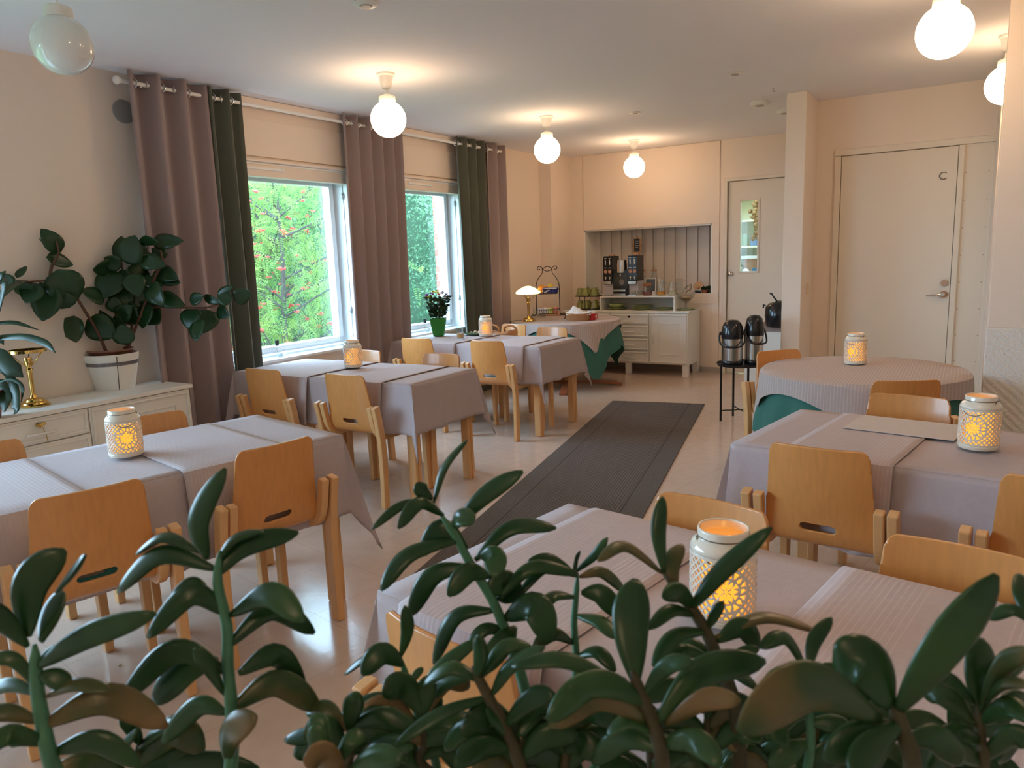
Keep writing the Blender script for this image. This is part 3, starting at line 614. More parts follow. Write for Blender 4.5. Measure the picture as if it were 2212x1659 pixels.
# ================================================================ TABLES AND CLOTHS
def drape(w, l, D, seed, wave=.012, off=.004, tipf=1.35, name='tablecloth', z=.722):
    """cloth on a w x l top hanging D; local frame centred on the table"""
    random.seed(seed); mb = MB(); r_ = .006
    ns = 40; top = []
    ph = [random.uniform(0, 6.28) for _ in range(12)]
    W2, L2 = w/2+off, l/2+off
    # perimeter list: (pos on rim, outward dir, kind, theta)
    per = []
    def side(p0, p1, n, nrm, c0, c1):
        for i in range(n+1):
            t = i/n; per.append(((p0[0]+(p1[0]-p0[0])*t, p0[1]+(p1[1]-p0[1])*t), nrm, None))
    cs = [(W2, L2), (-W2, L2), (-W2, -L2), (W2, -L2)]
    nr = [(0, 1), (-1, 0), (0, -1), (1, 0)]
    nc = 14
    for k in range(4):
        a, b = cs[k], cs[(k+1) % 4]; n1 = nr[k]; n2 = nr[(k+1) % 4]; length = math.dist(a, b); n = max(10, int(length/.022))
        side(a, b, n, n1, None, None)
        for i in range(1, nc):
            th = i/nc; per.append((b, (n1, n2), th))
    m = len(per); nv = 14; cum = 0; last = per[0][0]
    for i, (p, nrm, th) in enumerate(per):
        cum += math.dist(p, last); last = p
        for j in range(nv+1):
            v = j/nv
            if th is None:
                d = D*v; wv = wave*(v**1.2)*(math.sin(cum*13+ph[0])+.6*math.sin(cum*29+ph[1])+.5*math.sin(cum*7+ph[2]))
                o = .004+.10*wv/.012*.012+abs(wv)*1.0+.035*v*v*.5
                q = (p[0]+nrm[0]*(o+wv), p[1]+nrm[1]*(o+wv), z-(.004 if j == 0 else 0)-d)
                if j == 0: q = (p[0], p[1], z-.001)
            else:
                n1, n2 = nrm; ang = th*PI/2; sc = 1/max(math.cos(ang), math.sin(ang)); tt = 1-abs(2*th-1); r = D*v*(1+.52*tt)
                # folded corner: cloth leaves side 1, juts out along the diagonal, returns to side 2
                jut = .42*D*v*tt+.012*v*math.sin(9*tt+v*3)*tt; u = math.cos(ang)-math.sin(ang)
                dx = (n1[0]+n2[0])*.7071; dy = (n1[1]+n2[1])*.7071
                side1 = (n1[0], n1[1]) if u > 0 else (n2[0], n2[1]); e = .02*v*v
                # slight swirl so the point hangs to one side like a cone
                q = (p[0]+dx*jut+side1[0]*e*abs(u), p[1]+dy*jut+side1[1]*e*abs(u), z-.001-r)
            mb.v.append(q)
    for i in range(m):
        i2 = (i+1) % m
        for j in range(nv): mb.f.append((i*(nv+1)+j, i*(nv+1)+j+1, i2*(nv+1)+j+1, i2*(nv+1)+j))
    # the flat top
    nx, ny = max(8, int(w/.05)), max(8, int(l/.05)); b = len(mb.v)
    for i in range(nx+1):
        for j in range(ny+1):
            x = -W2+2*W2*i/nx; y = -L2+2*L2*j/ny; e = min(1, min(W2-abs(x), L2-abs(y))/.08)
            mb.v.append((x, y, z+.0035*e*(math.sin(x*9+ph[3]+3*math.sin(y*3))*math.sin(y*7+ph[4])*.6)))
    for i in range(nx):
        for j in range(ny): q = b+i*(ny+1)+j; mb.f.append((q, q+ny+1, q+ny+2, q+1))
    return mb
def runner(lx, w, l, hang, z=.7285, off=.016):
    """strip of width w at local x=0, lying over a table of depth l, hanging at both ends"""
    mb = MB(); path = []
    n = 12
    path += [(-l/2-off-.030, z-hang), (-l/2-off-.026, z-hang*.7), (-l/2-off-.016, z-hang*.35), (-l/2-off-.008, z-.035), (-l/2-off, z-.006)]
    path += [(-l/2+.012+(l-.024)*i/n, z) for i in range(n+1)]
    path += [(l/2+off, z-.006), (l/2+off+.008, z-.035), (l/2+off+.016, z-hang*.35), (l/2+off+.03, z-hang)]
    nx = 14
    for y, zz in path:
        k = max(0, (z-zz)/hang)
        for i in range(nx+1):
            x = -w/2+w*i/nx; mb.v.append((x, y+math.copysign(.006*k*(1+math.sin(x*40)), y), zz))
    for a in range(len(path)-1):
        for i in range(nx): b = a*(nx+1)+i; mb.f.append((b, b+1, b+nx+2, b+nx+1))
    return mb
def table(cx, cy, rz, w, l, D, lab, cl, runs, seed, legs=((1, 1), (1, -1), (-1, 1), (-1, -1)), rl=.30, inset=.05):
    t = thing('dining_table', lab, 'table', (cx, cy, 0), rad(rz), 'rectangular birch dining tables')
    MB().b2(-w/2, w/2, -l/2, l/2, .690, .718).build('tabletop', BIRCH, t, bevel=.004)
    MB().b2(-w/2+.09, w/2-.09, -l/2+.06, -l/2+.08, .62, .69).b2(-w/2+.09, w/2-.09, l/2-.08, l/2-.06, .62, .69).b2(-w/2+.06, -w/2+.08, -l/2+.09, l/2-.09, .62, .69).b2(w/2-.08, w/2-.06, -l/2+.09, l/2-.09, .62, .69).build('apron', BIRCH, t)
    for sx, sy in legs:
        x, y = sx*(w/2-inset), sy*(l/2-inset); g = MB(); g.b2(x-.030, x+.030, y-.028, y-.001, 0, .69); g.b2(x-.030, x+.030, y+.001, y+.028, 0, .69); g.build('leg', BIRCH, t, bevel=.010)
    c = tag(drape(w, l, D, seed).build('tablecloth', CLOTH, smooth='auto', solid=.0016), cl, 'tablecloth', 'mauve grey tablecloths'); c.location = (cx, cy, 0); c.rotation_euler = (0, 0, rad(rz))
    for (x, wd, lb) in runs:
        r = tag(runner(0, wd, l, rl).build('table_runner', RUNX, smooth='auto', solid=.0018), lb, 'table runner', 'pin-striped table runners'); v = Matrix.Rotation(rad(rz), 3, 'Z') @ Vector((x, 0, 0)); r.location = (cx+v.x, cy+v.y, 0); r.rotation_euler = (0, 0, rad(rz))
    return t
# T2 middle, T3 farther (long side across the room)
table(-3.43, 3.53, 0, 1.53, .64, .29, 'birch table under a mauve cloth, middle of the window row', 'mauve cloth on the middle window table', [(-.04-.20+.0, .38, 'striped runner at the window end of the middle table'), (.57-.20, .38, 'striped runner at the aisle end of the middle table')], 31)
table(-3.54, 5.27, -1, 1.50, .66, .29, 'birch table under a mauve cloth with the flower pot, before the buffet', 'mauve cloth on the table with the flower pot', [(-.05-.19, .38, 'striped runner under the glass of juice'), (.63-.20, .38, 'striped runner at the aisle end of the flower pot table')], 32)
# T1 near left, rotated with the runner carpet
v1 = Vector((.203, .979, 0)); n1 = Vector((.979, -.203, 0)); c1 = Vector((-2.16, 2.14, 0))-v1*.80-n1*.355
table(c1.x, c1.y, 90-11.7, 1.60, .70, .33, 'long birch table under a bluish lit cloth at the lower left', 'mauve cloth lit blue by daylight on the near left table', [(-.07-.29, .42, 'striped runner left of the lantern on the near left table'), (.355, .42, 'striped runner right of the lantern on the near left table')], 33)
# T4 right with placemat
a4 = rad(-9.5); c4 = Vector((-.64, 2.97, 0))+Matrix.Rotation(a4, 3, 'Z') @ Vector((.80, 0, 0))
table(c4.x, c4.y, -9.5, 1.60, .69, .30, 'birch table under a mauve cloth with a white placemat at the right', 'mauve cloth under the white placemat', [(-.44, .36, 'striped runner beneath the placemat'), (.32, .36, 'striped runner at the right edge behind the lantern')], 34)
pm = MB().b2(-.185, .185, -.13, .13, 0, .002); o = tag(pm.build('placemat', stripe_mat('placemat_weave', (.62, .55, .51), (.50, .44, .42), .012, .3, 1)), 'pale grey white placemat on the right-hand table', 'placemat')
pc = onz(1958, 923, .735); o.location = (pc.x-.005, pc.y+.01, .7325); o.rotation_euler = (0, 0, a4)
# T5 nearest
a5 = rad(-9.5); c5 = Vector((-.985, 1.445, 0))+Matrix.Rotation(a5, 3, 'Z') @ Vector((.86, 0, 0))
table(c5.x, c5.y, -9.5, 1.72, .68, .42, 'birch table nearest the viewer, behind the succulent plants', 'mauve cloth on the nearest table, behind the succulents', [(-.59, .38, 'striped runner left of the lantern on the nearest table'), (.13, .50, 'wide striped runner right of the lantern on the nearest table')], 35, rl=.40)

def round_cloth(R, half, rot, z, waves, amp, seed, name='tablecloth', off=.006, r2=1.0):
    random.seed(seed); mb = MB(); n = 160; nv = 14; ph = random.uniform(0, 6)
    for i in range(n):
        a = 2*PI*i/n; b = a-rot; L_ = half/max(abs(math.cos(b)), abs(math.sin(b)), .7071*r2)-R
        L_ = max(L_, .02)
        for j in range(nv+1):
            v = j/nv; d = L_*v; k = min(1, d/.30); wv = amp*k*(math.sin(waves*a+ph)+.4*math.sin(waves*1.7*a+1.3)); corner = max(0, L_-.22)*.22*v
            r = R+off+.012*k+amp*k*1.3+wv+corner*.5
            if j == 0: r = R+off*.5
            mb.v.append((r*math.cos(a), r*math.sin(a), z-d))
    for i in range(n):
        i2 = (i+1) % n
        for j in range(nv): mb.f.append((i*(nv+1)+j, i2*(nv+1)+j, i2*(nv+1)+j+1, i*(nv+1)+j+1))
    rings = [R+off*.5, R*.8, R*.6, R*.4, R*.2]; prev = [i*(nv+1) for i in range(n)]
    for r in rings[1:]:
        cur = []
        for i in range(n): cur.append(len(mb.v)); mb.v.append((r*math.cos(2*PI*i/n), r*math.sin(2*PI*i/n), z))
        for i in range(n): i2 = (i+1) % n; mb.f.append((prev[i], cur[i], cur[i2], prev[i2]))
        prev = cur
    mb.f.append(tuple(prev)); return mb
def round_table(cx, cy, R, lab, seed, foot=False):
    t = thing('round_table', lab, 'table', (cx, cy, 0)); MB().cyl((0, 0, .685), R, .03, 48).build('tabletop', BIRCH, t)
    MB().cyl((0, 0, .04), .045, .645, 20).build('pedestal', BIRCH, t)
    RW_ = mat('red_brown_wood', (.36, .12, .05), .35)
    for k in range(2 if foot else 2):
        g = MB(); a = PI/2*k+.4; L_ = .60
        g.ribbon([(-L_, .012), (-L_*.8, .03), (-.1, .045), (.1, .045), (L_*.8, .03), (L_, .012)], -.04, .04, .03); o = g.build('foot', RW_, t, bevel=.006); o.rotation_euler = (0, 0, a)
    return t
round_table(-.485, 4.50, .50, 'round table by the lettered door, under a striped overlay', 1)
o = tag(round_cloth(.50, .86, .3, .722, 14, .016, 5, r2=1.05).build('tablecloth', GREENC, smooth='auto'), 'green underlay cloth on the round table by the lettered door', 'tablecloth'); o.location = (-.485, 4.50, 0)
o = tag(round_cloth(.508, .60, rad(-35), .728, 11, .010, 6, off=.03, r2=1.0).build('tablecloth', OVER, smooth='auto'), 'pinkish grey striped overlay on the round table by the lettered door', 'tablecloth'); o.location = (-.485, 4.50, 0)
BX, BYY, BR = -3.70, 7.12, .56
round_table(BX, BYY, BR, 'round buffet table with green and grey cloths by the serving cabinet', 2, True)
o = tag(round_cloth(BR, .84, rad(10), .722, 12, .018, 8, r2=1.06).build('tablecloth', GREENC, smooth='auto'), 'green cloth hanging low on the round buffet table', 'tablecloth'); o.location = (BX, BYY, 0)
o = tag(round_cloth(BR+.008, .625, rad(10), .728, 12, .012, 9, off=.022).build('tablecloth', OVER, smooth='auto'), 'grey striped overlay on the buffet table under lamp and fruit stand', 'tablecloth'); o.location = (BX, BYY, 0)

# ================================================================ CARPET
cp = [onz(1328, 867, 0), onz(1517, 874, 0)]; cdr = Vector((.192, -.981, 0)); wdt = .87
mid = (cp[0]+cp[1])/2; ln = 4.25; cc = mid+cdr*(ln/2)
m = MB(); m.b2(-wdt/2, wdt/2, -ln/2, ln/2, .0005, .008); o = tag(m.build('runner_carpet', carpet_mat(), bevel=.003), 'long charcoal ribbed runner carpet along the aisle', 'carpet'); o.location = cc; o.rotation_euler = (0, 0, math.atan2(cdr.y, cdr.x)+PI/2)

# ================================================================ LANTERNS
def make_lantern():
    t = thing('lantern', '', 'lantern', (0, 0, 0), 0, 'pierced cream candle lanterns on the tables')
    R = .0595; circ = 2*PI*R; zl, zh = .016, .136
    def sd_tri(px, py, rr):  # soft triangle
        k = math.sqrt(3); px = abs(px)-rr; py = py+rr/k
        if px+k*py > 0: px, py = (px-k*py)/2, (-k*px-py)/2
        px -= max(-2*rr, min(0, px)); return -math.hypot(px, py)*(1 if py > 0 else -1)
    def f(u, v):
        z = v; pad = min(z-zl-.004, zh-.004-z)
        if pad < 0: return .003
        hole = 1.0
        best = 1
        for c in (0, 1/3, 2/3):
            s = (u-c+.5) % 1-.5; x = s*circ; y = z-.076; r = math.hypot(x, y)
            if r < .0435:
                a = math.atan2(y, x)
                h = r-.0028
                am = (a+PI/6) % (PI/3)-PI/6; # petals
                qx, qy = r*math.cos(am), r*math.sin(am); pr_ = .0140-(math.hypot(qx-.0125, abs(qy)+.0095)); h = min(h, -pr_+.0)
                am2 = a % (PI/3)-PI/6; qx, qy = r*math.cos(am2), r*math.sin(am2)
                h = min(h, max(abs(qy)-(qx-.0085)*.40, qx-.0235))
                n = PI/9; am3 = (a+n/2) % n-n/2; am3 -= 0; k3 = int(math.floor((a+n/2)/n)) % 2
                qx, qy = r*math.cos(am3), r*math.sin(am3); w3 = (qx-.0250) if k3 else (.0412-qx)
                h = min(h, max(abs(qy)-w3*.46, .0260-qx, qx-.0398))
                return max(-.002, min(.003, h))
        p = .0150; x = u*circ; nn = round(circ/p); x = u*nn*p; y = z-.076
        a1 = abs(((x+y)/p) % 1-.5)*p; a2 = abs(((x-y)/p) % 1-.5)*p; h = max(a1, a2)-.0050
        # keep a solid ring around the rosettes
        for c in (0, 1/3, 2/3):
            s = (u-c+.5) % 1-.5; h = max(h, .0445-math.hypot(s*circ, z-.076))
        h = max(h, -(pad)+.0015); return max(-.003, min(.003, h))
    prof_r = lambda z: R
    def mp(u, v): a = 2*PI*u-PI/2; return (R*math.cos(a), R*math.sin(a), v)
    body = cut_sheet(f, 0, 1, 300, zl, zh, 92, mp)
    body.open().lathe([(.001, .0), (R-.010, .0), (R-.002, .004), (R, .012), (R, zl)], 48)
    body.lathe([(R, zh), (R-.001, .144), (R-.005, .152), (R-.012, .158), (R-.0145, .163), (R-.014, .174), (R-.0155, .178)], 48)
    body.build('jar_body', CERAM, t, smooth='auto', solid=.0038)
    cdl = MB().cyl((0, 0, .006), .040, .115, 24); cdl.build('candle', CANDLE, t, smooth='auto')
    MB().lathe([(.001, .0), (.005, .006), (.004, .014), (.001, .024)], 10, (0, 0, .119)).build('flame', mat('flame', (1, .7, .2), .5, emit=(1, .6, .15), es=2), t, smooth=True)
    hd = MB(); pts = [(math.cos(a)*.049, -.010-.052*math.sin(a), .163-.045*math.sin(a)) for a in [PI*k/24 for k in range(25)]]; hd.tube(pts, .0013, 6)
    hd.tube([(.0478*math.cos(a), .0478*math.sin(a), .163) for a in [2*PI*k/32 for k in range(33)]], .0012, 6); hd.build('wire_handle', mat('dark_wire', (.25, .2, .15), .35, metal=.9), t, smooth=True)
    return t
LZ = .7325
la = [((275, 993), 12, 1.0, 'white lantern with a candle on the near left table'), ((764, 800), 40, 1.0, 'cream lantern on the middle window table'), ((1050, 732), -25, 1.0, 'cream lantern beside the plate on the flower pot table'),
      ((2112, 978), 20, 1.0, 'glowing cream lantern beside the white placemat'), ((1560, 1355), 20, 1.0, 'glowing lantern on the nearest table, behind the leaves'), ((1847, 793), 25, 1.0, 'glowing cream lantern on the round table')]
lt = make_lantern()
for k, (px, rz, s, lb) in enumerate(la):
    p = onz(px[0], px[1]-6, LZ); d = Vector((p.x, p.y)).normalized(); loc = (p.x+d.x*.035, p.y+d.y*.035, LZ)
    az = math.degrees(math.atan2(p.x, p.y))*-1
    if k == 0: lt.location = loc; lt.rotation_euler = (0, 0, rad(az-rz+18)); lt['label'] = lb
    else: dup(lt, loc, rad(az+(-rz if k % 2 else rz*.3)), lb)

# ================================================================ LOWBOARD ON THE LEFT
lbx0, lbx1, lby0, lby1 = -4.44, -4.06, .62, 2.775
lb = thing('lowboard', 'long white lowboard with framed drawers under the plants', 'sideboard', (0, 0, 0))
MB().b2(lbx0, lbx1+.012, lby0-.01, lby1+.012, .695, .718).build('top_board', WHITE, lb, bevel=.003)
MB().b2(lbx0, lbx1-.018, lby0, lby1, .10, .695).build('body', WHITE, lb)
for x in (lbx0+.05, lbx1-.06):
    for y in (lby0+.06, 1.7, lby1-.06): MB().b2(x-.025, x+.025, y-.025, y+.025, 0, .10).build('leg', WHITE, lb)
def front(parent, nm, axis, fix, a0, a1, z0, z1, m=WHITE, out=1, th=.018, fr=.038):
    """framed panel: axis 'x' faces -Y (front plane y=fix), axis 'y' faces +X"""
    mb = MB()
    def bb(u0, u1, w0, w1, d0, d1):
        if axis == 'y': mb.b2(fix+d0, fix+d1, u0, u1, w0, w1)
        else: mb.b2(u0, u1, fix-d1, fix-d0, w0, w1)
    bb(a0, a1, z0, z1, -th, 0)
    o_ = .011
    bb(a0+.012, a1-.012, z0+.012, z0+.012+.012, 0, o_); bb(a0+.012, a1-.012, z1-.024, z1-.012, 0, o_); bb(a0+.012, a0+.024, z0+.024, z1-.024, 0, o_); bb(a1-.024, a1-.012, z0+.024, z1-.024, 0, o_)
    return mb.build(nm, m, parent, bevel=.003)
def handle(parent, axis, fix, u, z, wd=.10, vert=False, m=WHITE):
    pts = [(-wd/2, 0), (-wd/2*.9, .022), (0, .03), (wd/2*.9, .022), (wd/2, 0)]; P = []
    for a, d in pts:
        if axis == 'y': P.append((fix+d, u+(0 if vert else a), z+(a if vert else 0)))
        else: P.append((u+(0 if vert else a), fix-d, z+(a if vert else 0)))
    MB().tube(smoothpath(P, 16), .0065, 8).build('handle', m, parent, smooth=True)
ysp = [lby0+.005, 1.03, 1.635, 2.145, lby1-.005]
for i in range(4):
    y0, y1 = ysp[i]+.003, ysp[i+1]-.003
    if i == 3:
        f_ = front(lb, 'door', 'y', lbx1, y0, y1, .105, .690); MB().b2(lbx1, lbx1+.006, y0+.10, y1-.10, .22, .228).b2(lbx1, lbx1+.006, y0+.10, y1-.10, .602, .61).b2(lbx1, lbx1+.006, y0+.10, y0+.108, .22, .61).b2(lbx1, lbx1+.006, y1-.108, y1-.10, .22, .61).build('moulding', WHITE, f_, bevel=.002)
        continue
    for q, (z0, z1) in enumerate(((.555, .690), (.41, .549), (.265, .404), (.105, .259))):
        f_ = front(lb, 'drawer', 'y', lbx1, y0, y1, z0, z1); handle(f_, 'y', lbx1+.004, (y0+y1)/2, (z0+z1)/2-.015, .13)
        if q == 0 and i == 1: pass
        if q == 0 and i == 2:
            kk = MB(); kk.tube([(lbx1+.0, 1.88, .652), (lbx1+.028, 1.88, .652)], .012, 12); kk.tube([(lbx1+.028, 1.88, .652), (lbx1+.03, 1.905, .66)], .008, 8); kk.tube([(lbx1+.028, 1.885, .652), (lbx1+.032, 1.90, .60), (lbx1+.03, 1.905, .555)], .0022, 6)
            kk.build('lock_key', BRASS, f_, smooth='auto')
# ---- brass lamp on the lowboard
def brass_lamp(name, label, loc, sc=1.0, shade=None, rs=.10):
    t = thing(name, label, 'table lamp', loc); t.scale = (sc,)*3
    MB().lathe([(.001, 0), (.072, 0), (.075, .008), (.066, .014), (.064, .022), (.05, .028), (.045, .038), (.02, .046), (.016, .06)], 32).build('base', BRASS, t, smooth='auto')
    MB().lathe([(.012, .045), (.0125, .18), (.018, .195), (.012, .205), (.016, .215), (.022, .245), (.018, .26)], 20).build('stem', BRASS, t, smooth='auto')
    for k in range(3): a = 2*PI*k/3+.5; MB().tube([(0.012*math.cos(a), .012*math.sin(a), .215), (.05*math.cos(a), .05*math.sin(a), .25), (.085*math.cos(a), .085*math.sin(a), .292)], .003, 6).build('shade_arm', BRASS, t, smooth=True)
    MB().open(True, True).lathe([(.084, .286), (.092, .286), (.092, .302), (.084, .302), (.084, .286)], 40).build('shade_ring', BRASS, t, smooth='auto')
    if shade: MB().lathe([(.001, .375), (.03, .372), (.045, .366), (.08, .350), (.115, .328), (.132, .308), (.128, .296), (.10, .29)][::-1], 40).build('lamp_shade', shade, t, smooth=True)
    return t
p = onz(75, 876, .72); brass_lamp('table_lamp', 'brass lamp foot without glass shade on the lowboard', (p.x, p.y, .718), 1.02)
p = onz(1137, 694, .73); bl = brass_lamp('table_lamp', 'lit brass table lamp with a cream glass shade on the buffet', (BX-.42, BYY-.20, .729), 1.0, SHADE); bl.location.x = p.x+.02; bl.location.y = p.y+.02
tag(MB().tube([(p.x-.05, p.y, .735), (p.x-.12, p.y-.02, .737), (p.x-.17, p.y-.05, .73), (p.x-.19, p.y-.06, .60), (p.x-.19, p.y-.03, .35)], .0035, 6).build('lamp_cord', BLACK, smooth=True), 'black cord of the lit buffet lamp', 'cord')
# ================================================================ PLANTS
def flat_leaf(mb, B, T, w, nrm, droop=.12, n=9, fold=.15, shape='oval', tipc=0):
    """broad leaf from B to T, half-width w, arched"""
    B, T = Vector(B), Vector(T); d = T-B; l = d.length; s = d.cross(nrm).normalized(); n_ = s.cross(d).normalized(); b0 = len(mb.v); rows = []
    for i in range(n+1):
        t = i/n
        if shape == 'oval': hw = w*math.sin(PI*min(1, t**.85))**.62 if 0 < t < 1 else w*.04
        elif shape == 'egg': hw = w*(math.sin(PI*t**.75)**.7) if 0 < t < 1 else w*.04
        else: hw = w*min(1, (t*7+.5))*min(1, (1-t)*3.0+.03)**.7
        c = B+d*t+n_*(droop*l*math.sin(PI*t))
        for k in (-1, -.55, 0, .55, 1): mb.v.append(c+s*hw*k+n_*(fold*hw*abs(k)*(1.0)))
    for i in range(n):
        for k in range(4): q = b0+i*5+k; mb.f.append((q, q+1, q+6, q+5))
# rubber plant: leaves given by (base, tip) seen in the photo, met by depth around the pot
fp = onz(250, 838, .718); FD = (fp-O).dot(fw)
fi = thing('rubber_plant', 'large dark green rubber plant in a white wooden bucket on the lowboard', 'potted plant', (fp.x, fp.y, .718))
Mi = Matrix.Translation((-fp.x, -fp.y, -.718))
def lp(x, y, dd=0):
    r = ray(x, y); d = FD+dd
    if r.x*d < -4.37+dd*.3: d = (-4.37+dd*.3)/r.x
    return Mi @ (O+r*d)
bk = MB().open(True, False).lathe([(.105, 0), (.108, 0), (.150, .20), (.150, .215), (.142, .215), (.100, .012), (.001, .012)], 48); bk.build('bucket', WHITE, fi, smooth='auto')
MB().open().lathe([(.1395, .148), (.1415, .148), (.1450, .170), (.1430, .170)], 48).build('metal_band', mat('dull_pewter', (.20, .19, .20), .45, metal=.7, noise=.4, nscale=80), fi, smooth='auto')
a = math.atan2(-fp.y, -fp.x)+.17
bt = MB(); bt.tube([(.1075*math.cos(a), .1075*math.sin(a), .0), (.1505*math.cos(a), .1505*math.sin(a), .205)], .0022, 6); bt.build('stave_gap', BLACK, fi)
MB().open(True, False).lathe([(.09, .05), (.122, .225), (.130, .232), (.128, .242), (.118, .238), (.112, .20), (.001, .205)], 36).build('inner_pot', mat('brown_pot', (.16, .06, .035), .35), fi, smooth='auto')
st = MB()
for pl_ in ([(232, 765), (208, 712), (170, 650), (140, 602), (112, 605), (70, 608), (40, 612)], [(272, 762), (300, 690), (330, 610), (345, 560)], [(300, 690), (330, 664), (400, 665), (450, 664), (500, 645)], [(108, 605), (112, 575), (126, 548), (122, 520)],
            [(272, 762), (285, 700), (270, 620), (262, 560)], [(330, 610), (350, 560), (335, 520)], [(285, 700), (255, 690), (245, 655)]):
    st.tube(smoothpath([lp(x, y, .02*math.sin(x)) for x, y in pl_], 18), [.010-.005*i/18 for i in range(40)][:len(smoothpath([lp(x, y) for x, y in pl_], 18))], 7)
st.build('stems', BARK, fi, smooth=True)
FL = [(131, 545, 88, 494, 17), (128, 548, 84, 515, 4), (100, 556, 158, 572, 15), (124, 582, 158, 655, 32), (125, 640, 85, 610, 24), (108, 615, 92, 694, 26), (150, 665, 130, 630, 18), (160, 682, 165, 740, 37), (188, 690, 249, 728, 28), (60, 605, 0, 648, 24), (35, 600, 58, 575, 7), (20, 615, 8, 590, 14),
      (270, 565, 262, 510, 26), (275, 570, 292, 508, 24), (250, 575, 200, 583, 18), (262, 578, 225, 556, 18), (258, 588, 215, 645, 28), (262, 582, 275, 612, 13), (276, 578, 320, 605, 25), (275, 612, 312, 665, 27), (225, 650, 175, 628, 20), (245, 675, 250, 640, 15),
      (256, 625, 270, 680, 22), (320, 590, 350, 620, 22), (328, 530, 313, 508, 20), (330, 525, 396, 520, 16), (335, 560, 318, 535, 18), (345, 560, 345, 530, 14), (340, 585, 386, 603, 17), (300, 640, 350, 650, 20), (310, 665, 345, 700, 24), (320, 655, 308, 710, 22),
      (272, 745, 262, 700, 20), (255, 690, 285, 660, 18), (340, 640, 400, 660, 17), (385, 650, 330, 648, 14), (410, 650, 440, 640, 13), (420, 665, 408, 712, 22), (445, 668, 440, 720, 27), (430, 690, 425, 738, 18), (470, 665, 495, 685, 15), (470, 640, 505, 618, 10), (500, 650, 470, 640, 14), (505, 648, 542, 630, 16), (440, 640, 480, 655, 9),
      (290, 530, 315, 560, 15), (300, 560, 360, 575, 17), (350, 600, 390, 612, 13), (245, 700, 215, 670, 14), (262, 720, 250, 680, 16), (80, 612, 55, 655, 20), (40, 612, 75, 640, 18), (265, 655, 300, 700, 22), (282, 590, 300, 640, 20), (325, 615, 355, 660, 20)]
lf = MB(); random.seed(8)
for x0, y0, x1, y1, hw in FL:
    d0 = random.uniform(-.10, .10); d1 = d0-random.uniform(-.02, .06); n_ = -fw+rv()*.55
    flat_leaf(lf, lp(x0, y0, d0), lp(x1, y1, d1), hw/FPX*FD*1.12, n_, droop=random.uniform(-.02, .12), fold=.12, shape='egg')
lf.build('leaves', FLEAF, fi, smooth=True, solid=.0018)
# strap-leaved plant cut by the left edge
sp = onz(-28, 905, .718); SD = (sp-O).dot(fw); si = thing('strap_leaf_plant', 'dark plant with long arching strap leaves at the left edge', 'potted plant', (sp.x, sp.y, .718)); M2 = Matrix.Translation((-sp.x, -sp.y, -.718))
MB().open(True, False).lathe([(.06, 0), (.08, .13), (.085, .14), (.076, .14), (.07, .11), (.001, .11)], 32).build('pot', mat('brown_pot', ()), si, smooth='auto')
sl = MB(); root = [-30, 820]
for pts, hw in (([(-40, 820), (-40, 720), (20, 697), (86, 713)], 5), ([(-40, 830), (-30, 745), (40, 728), (95, 740), (120, 762)], 8), ([(-40, 830), (-10, 768), (25, 795), (50, 815)], 17), ([(-30, 830), (5, 800), (30, 830), (36, 880), (30, 895)], 9), ([(-30, 840), (0, 830), (12, 860), (10, 890)], 14), ([(-30, 840), (20, 820), (48, 835), (46, 870)], 4), ([(-40, 830), (-20, 740), (0, 735), (8, 745)], 6), ([(-30, 800), (-10, 700), (10, 620), (8, 600)], 6), ([(-30, 800), (-15, 640), (0, 600), (12, 585)], 9)):
    q = smoothpath([M2 @ pd(x, y, SD+random.uniform(-.05, .05)) for x, y in pts], 18); b0 = len(sl.v); m_ = len(q); nn = (-fw+Vector((0, 0, .6))).normalized()
    for i, c in enumerate(q):
        t = q[min(i+1, m_-1)]-q[max(i-1, 0)]; s = t.cross(nn).normalized(); k = i/(m_-1); w_ = hw/FPX*SD*min(1, .45+k*1.2)*min(1, (1-k)*4+.08)
        for a in (-1, 0, 1): sl.v.append(c+s*w_*a+nn*w_*.25*abs(a))
    for i in range(m_-1):
        for a in range(2): z_ = b0+i*3+a; sl.f.append((z_, z_+1, z_+4, z_+3))
sl.build('leaves', SLEAF, si, smooth=True, solid=.0025)

# ---- succulents (jade plants) right in front of the viewer
def fat_leaf(mb, pts, wmax, th, nrm, tw=0):
    """fleshy paddle-shaped leaf along a path"""
    q = smoothpath(pts, 14); m_ = len(q); b0 = len(mb.v); n = 10
    for i, c in enumerate(q):
        k = i/(m_-1); t = (q[min(i+1, m_-1)]-q[max(i-1, 0)]).normalized(); s = t.cross(nrm).normalized(); nn = s.cross(t).normalized()
        if tw: s, nn = s*math.cos(tw)+nn*math.sin(tw), nn*math.cos(tw)-s*math.sin(tw)
        pf = (.22+.78*(1-(1-min(1, k/.62))**2.0))*(1 if k < .58 else max(.05, 1-((k-.58)/.425)**2.2)**.62)
        w_ = wmax*pf; h_ = th*1.15*(.55+.45*math.sin(PI*k))*(1 if k < .85 else math.sqrt(max(.02, 1-((k-.85)/.152)**2)))
        for a in range(n):
            g = 2*PI*a/n; mb.v.append(c+s*w_*math.cos(g)+nn*(h_*math.sin(g)+.18*w_*math.cos(g)**2))
    for i in range(m_-1):
        for a in range(n): a2 = (a+1) % n; mb.f.append((b0+i*n+a, b0+i*n+a2, b0+(i+1)*n+a2, b0+(i+1)*n+a))
    mb.f.append(tuple(b0+a for a in range(n))[::-1]); mb.f.append(tuple(b0+(m_-1)*n+a for a in range(n)))
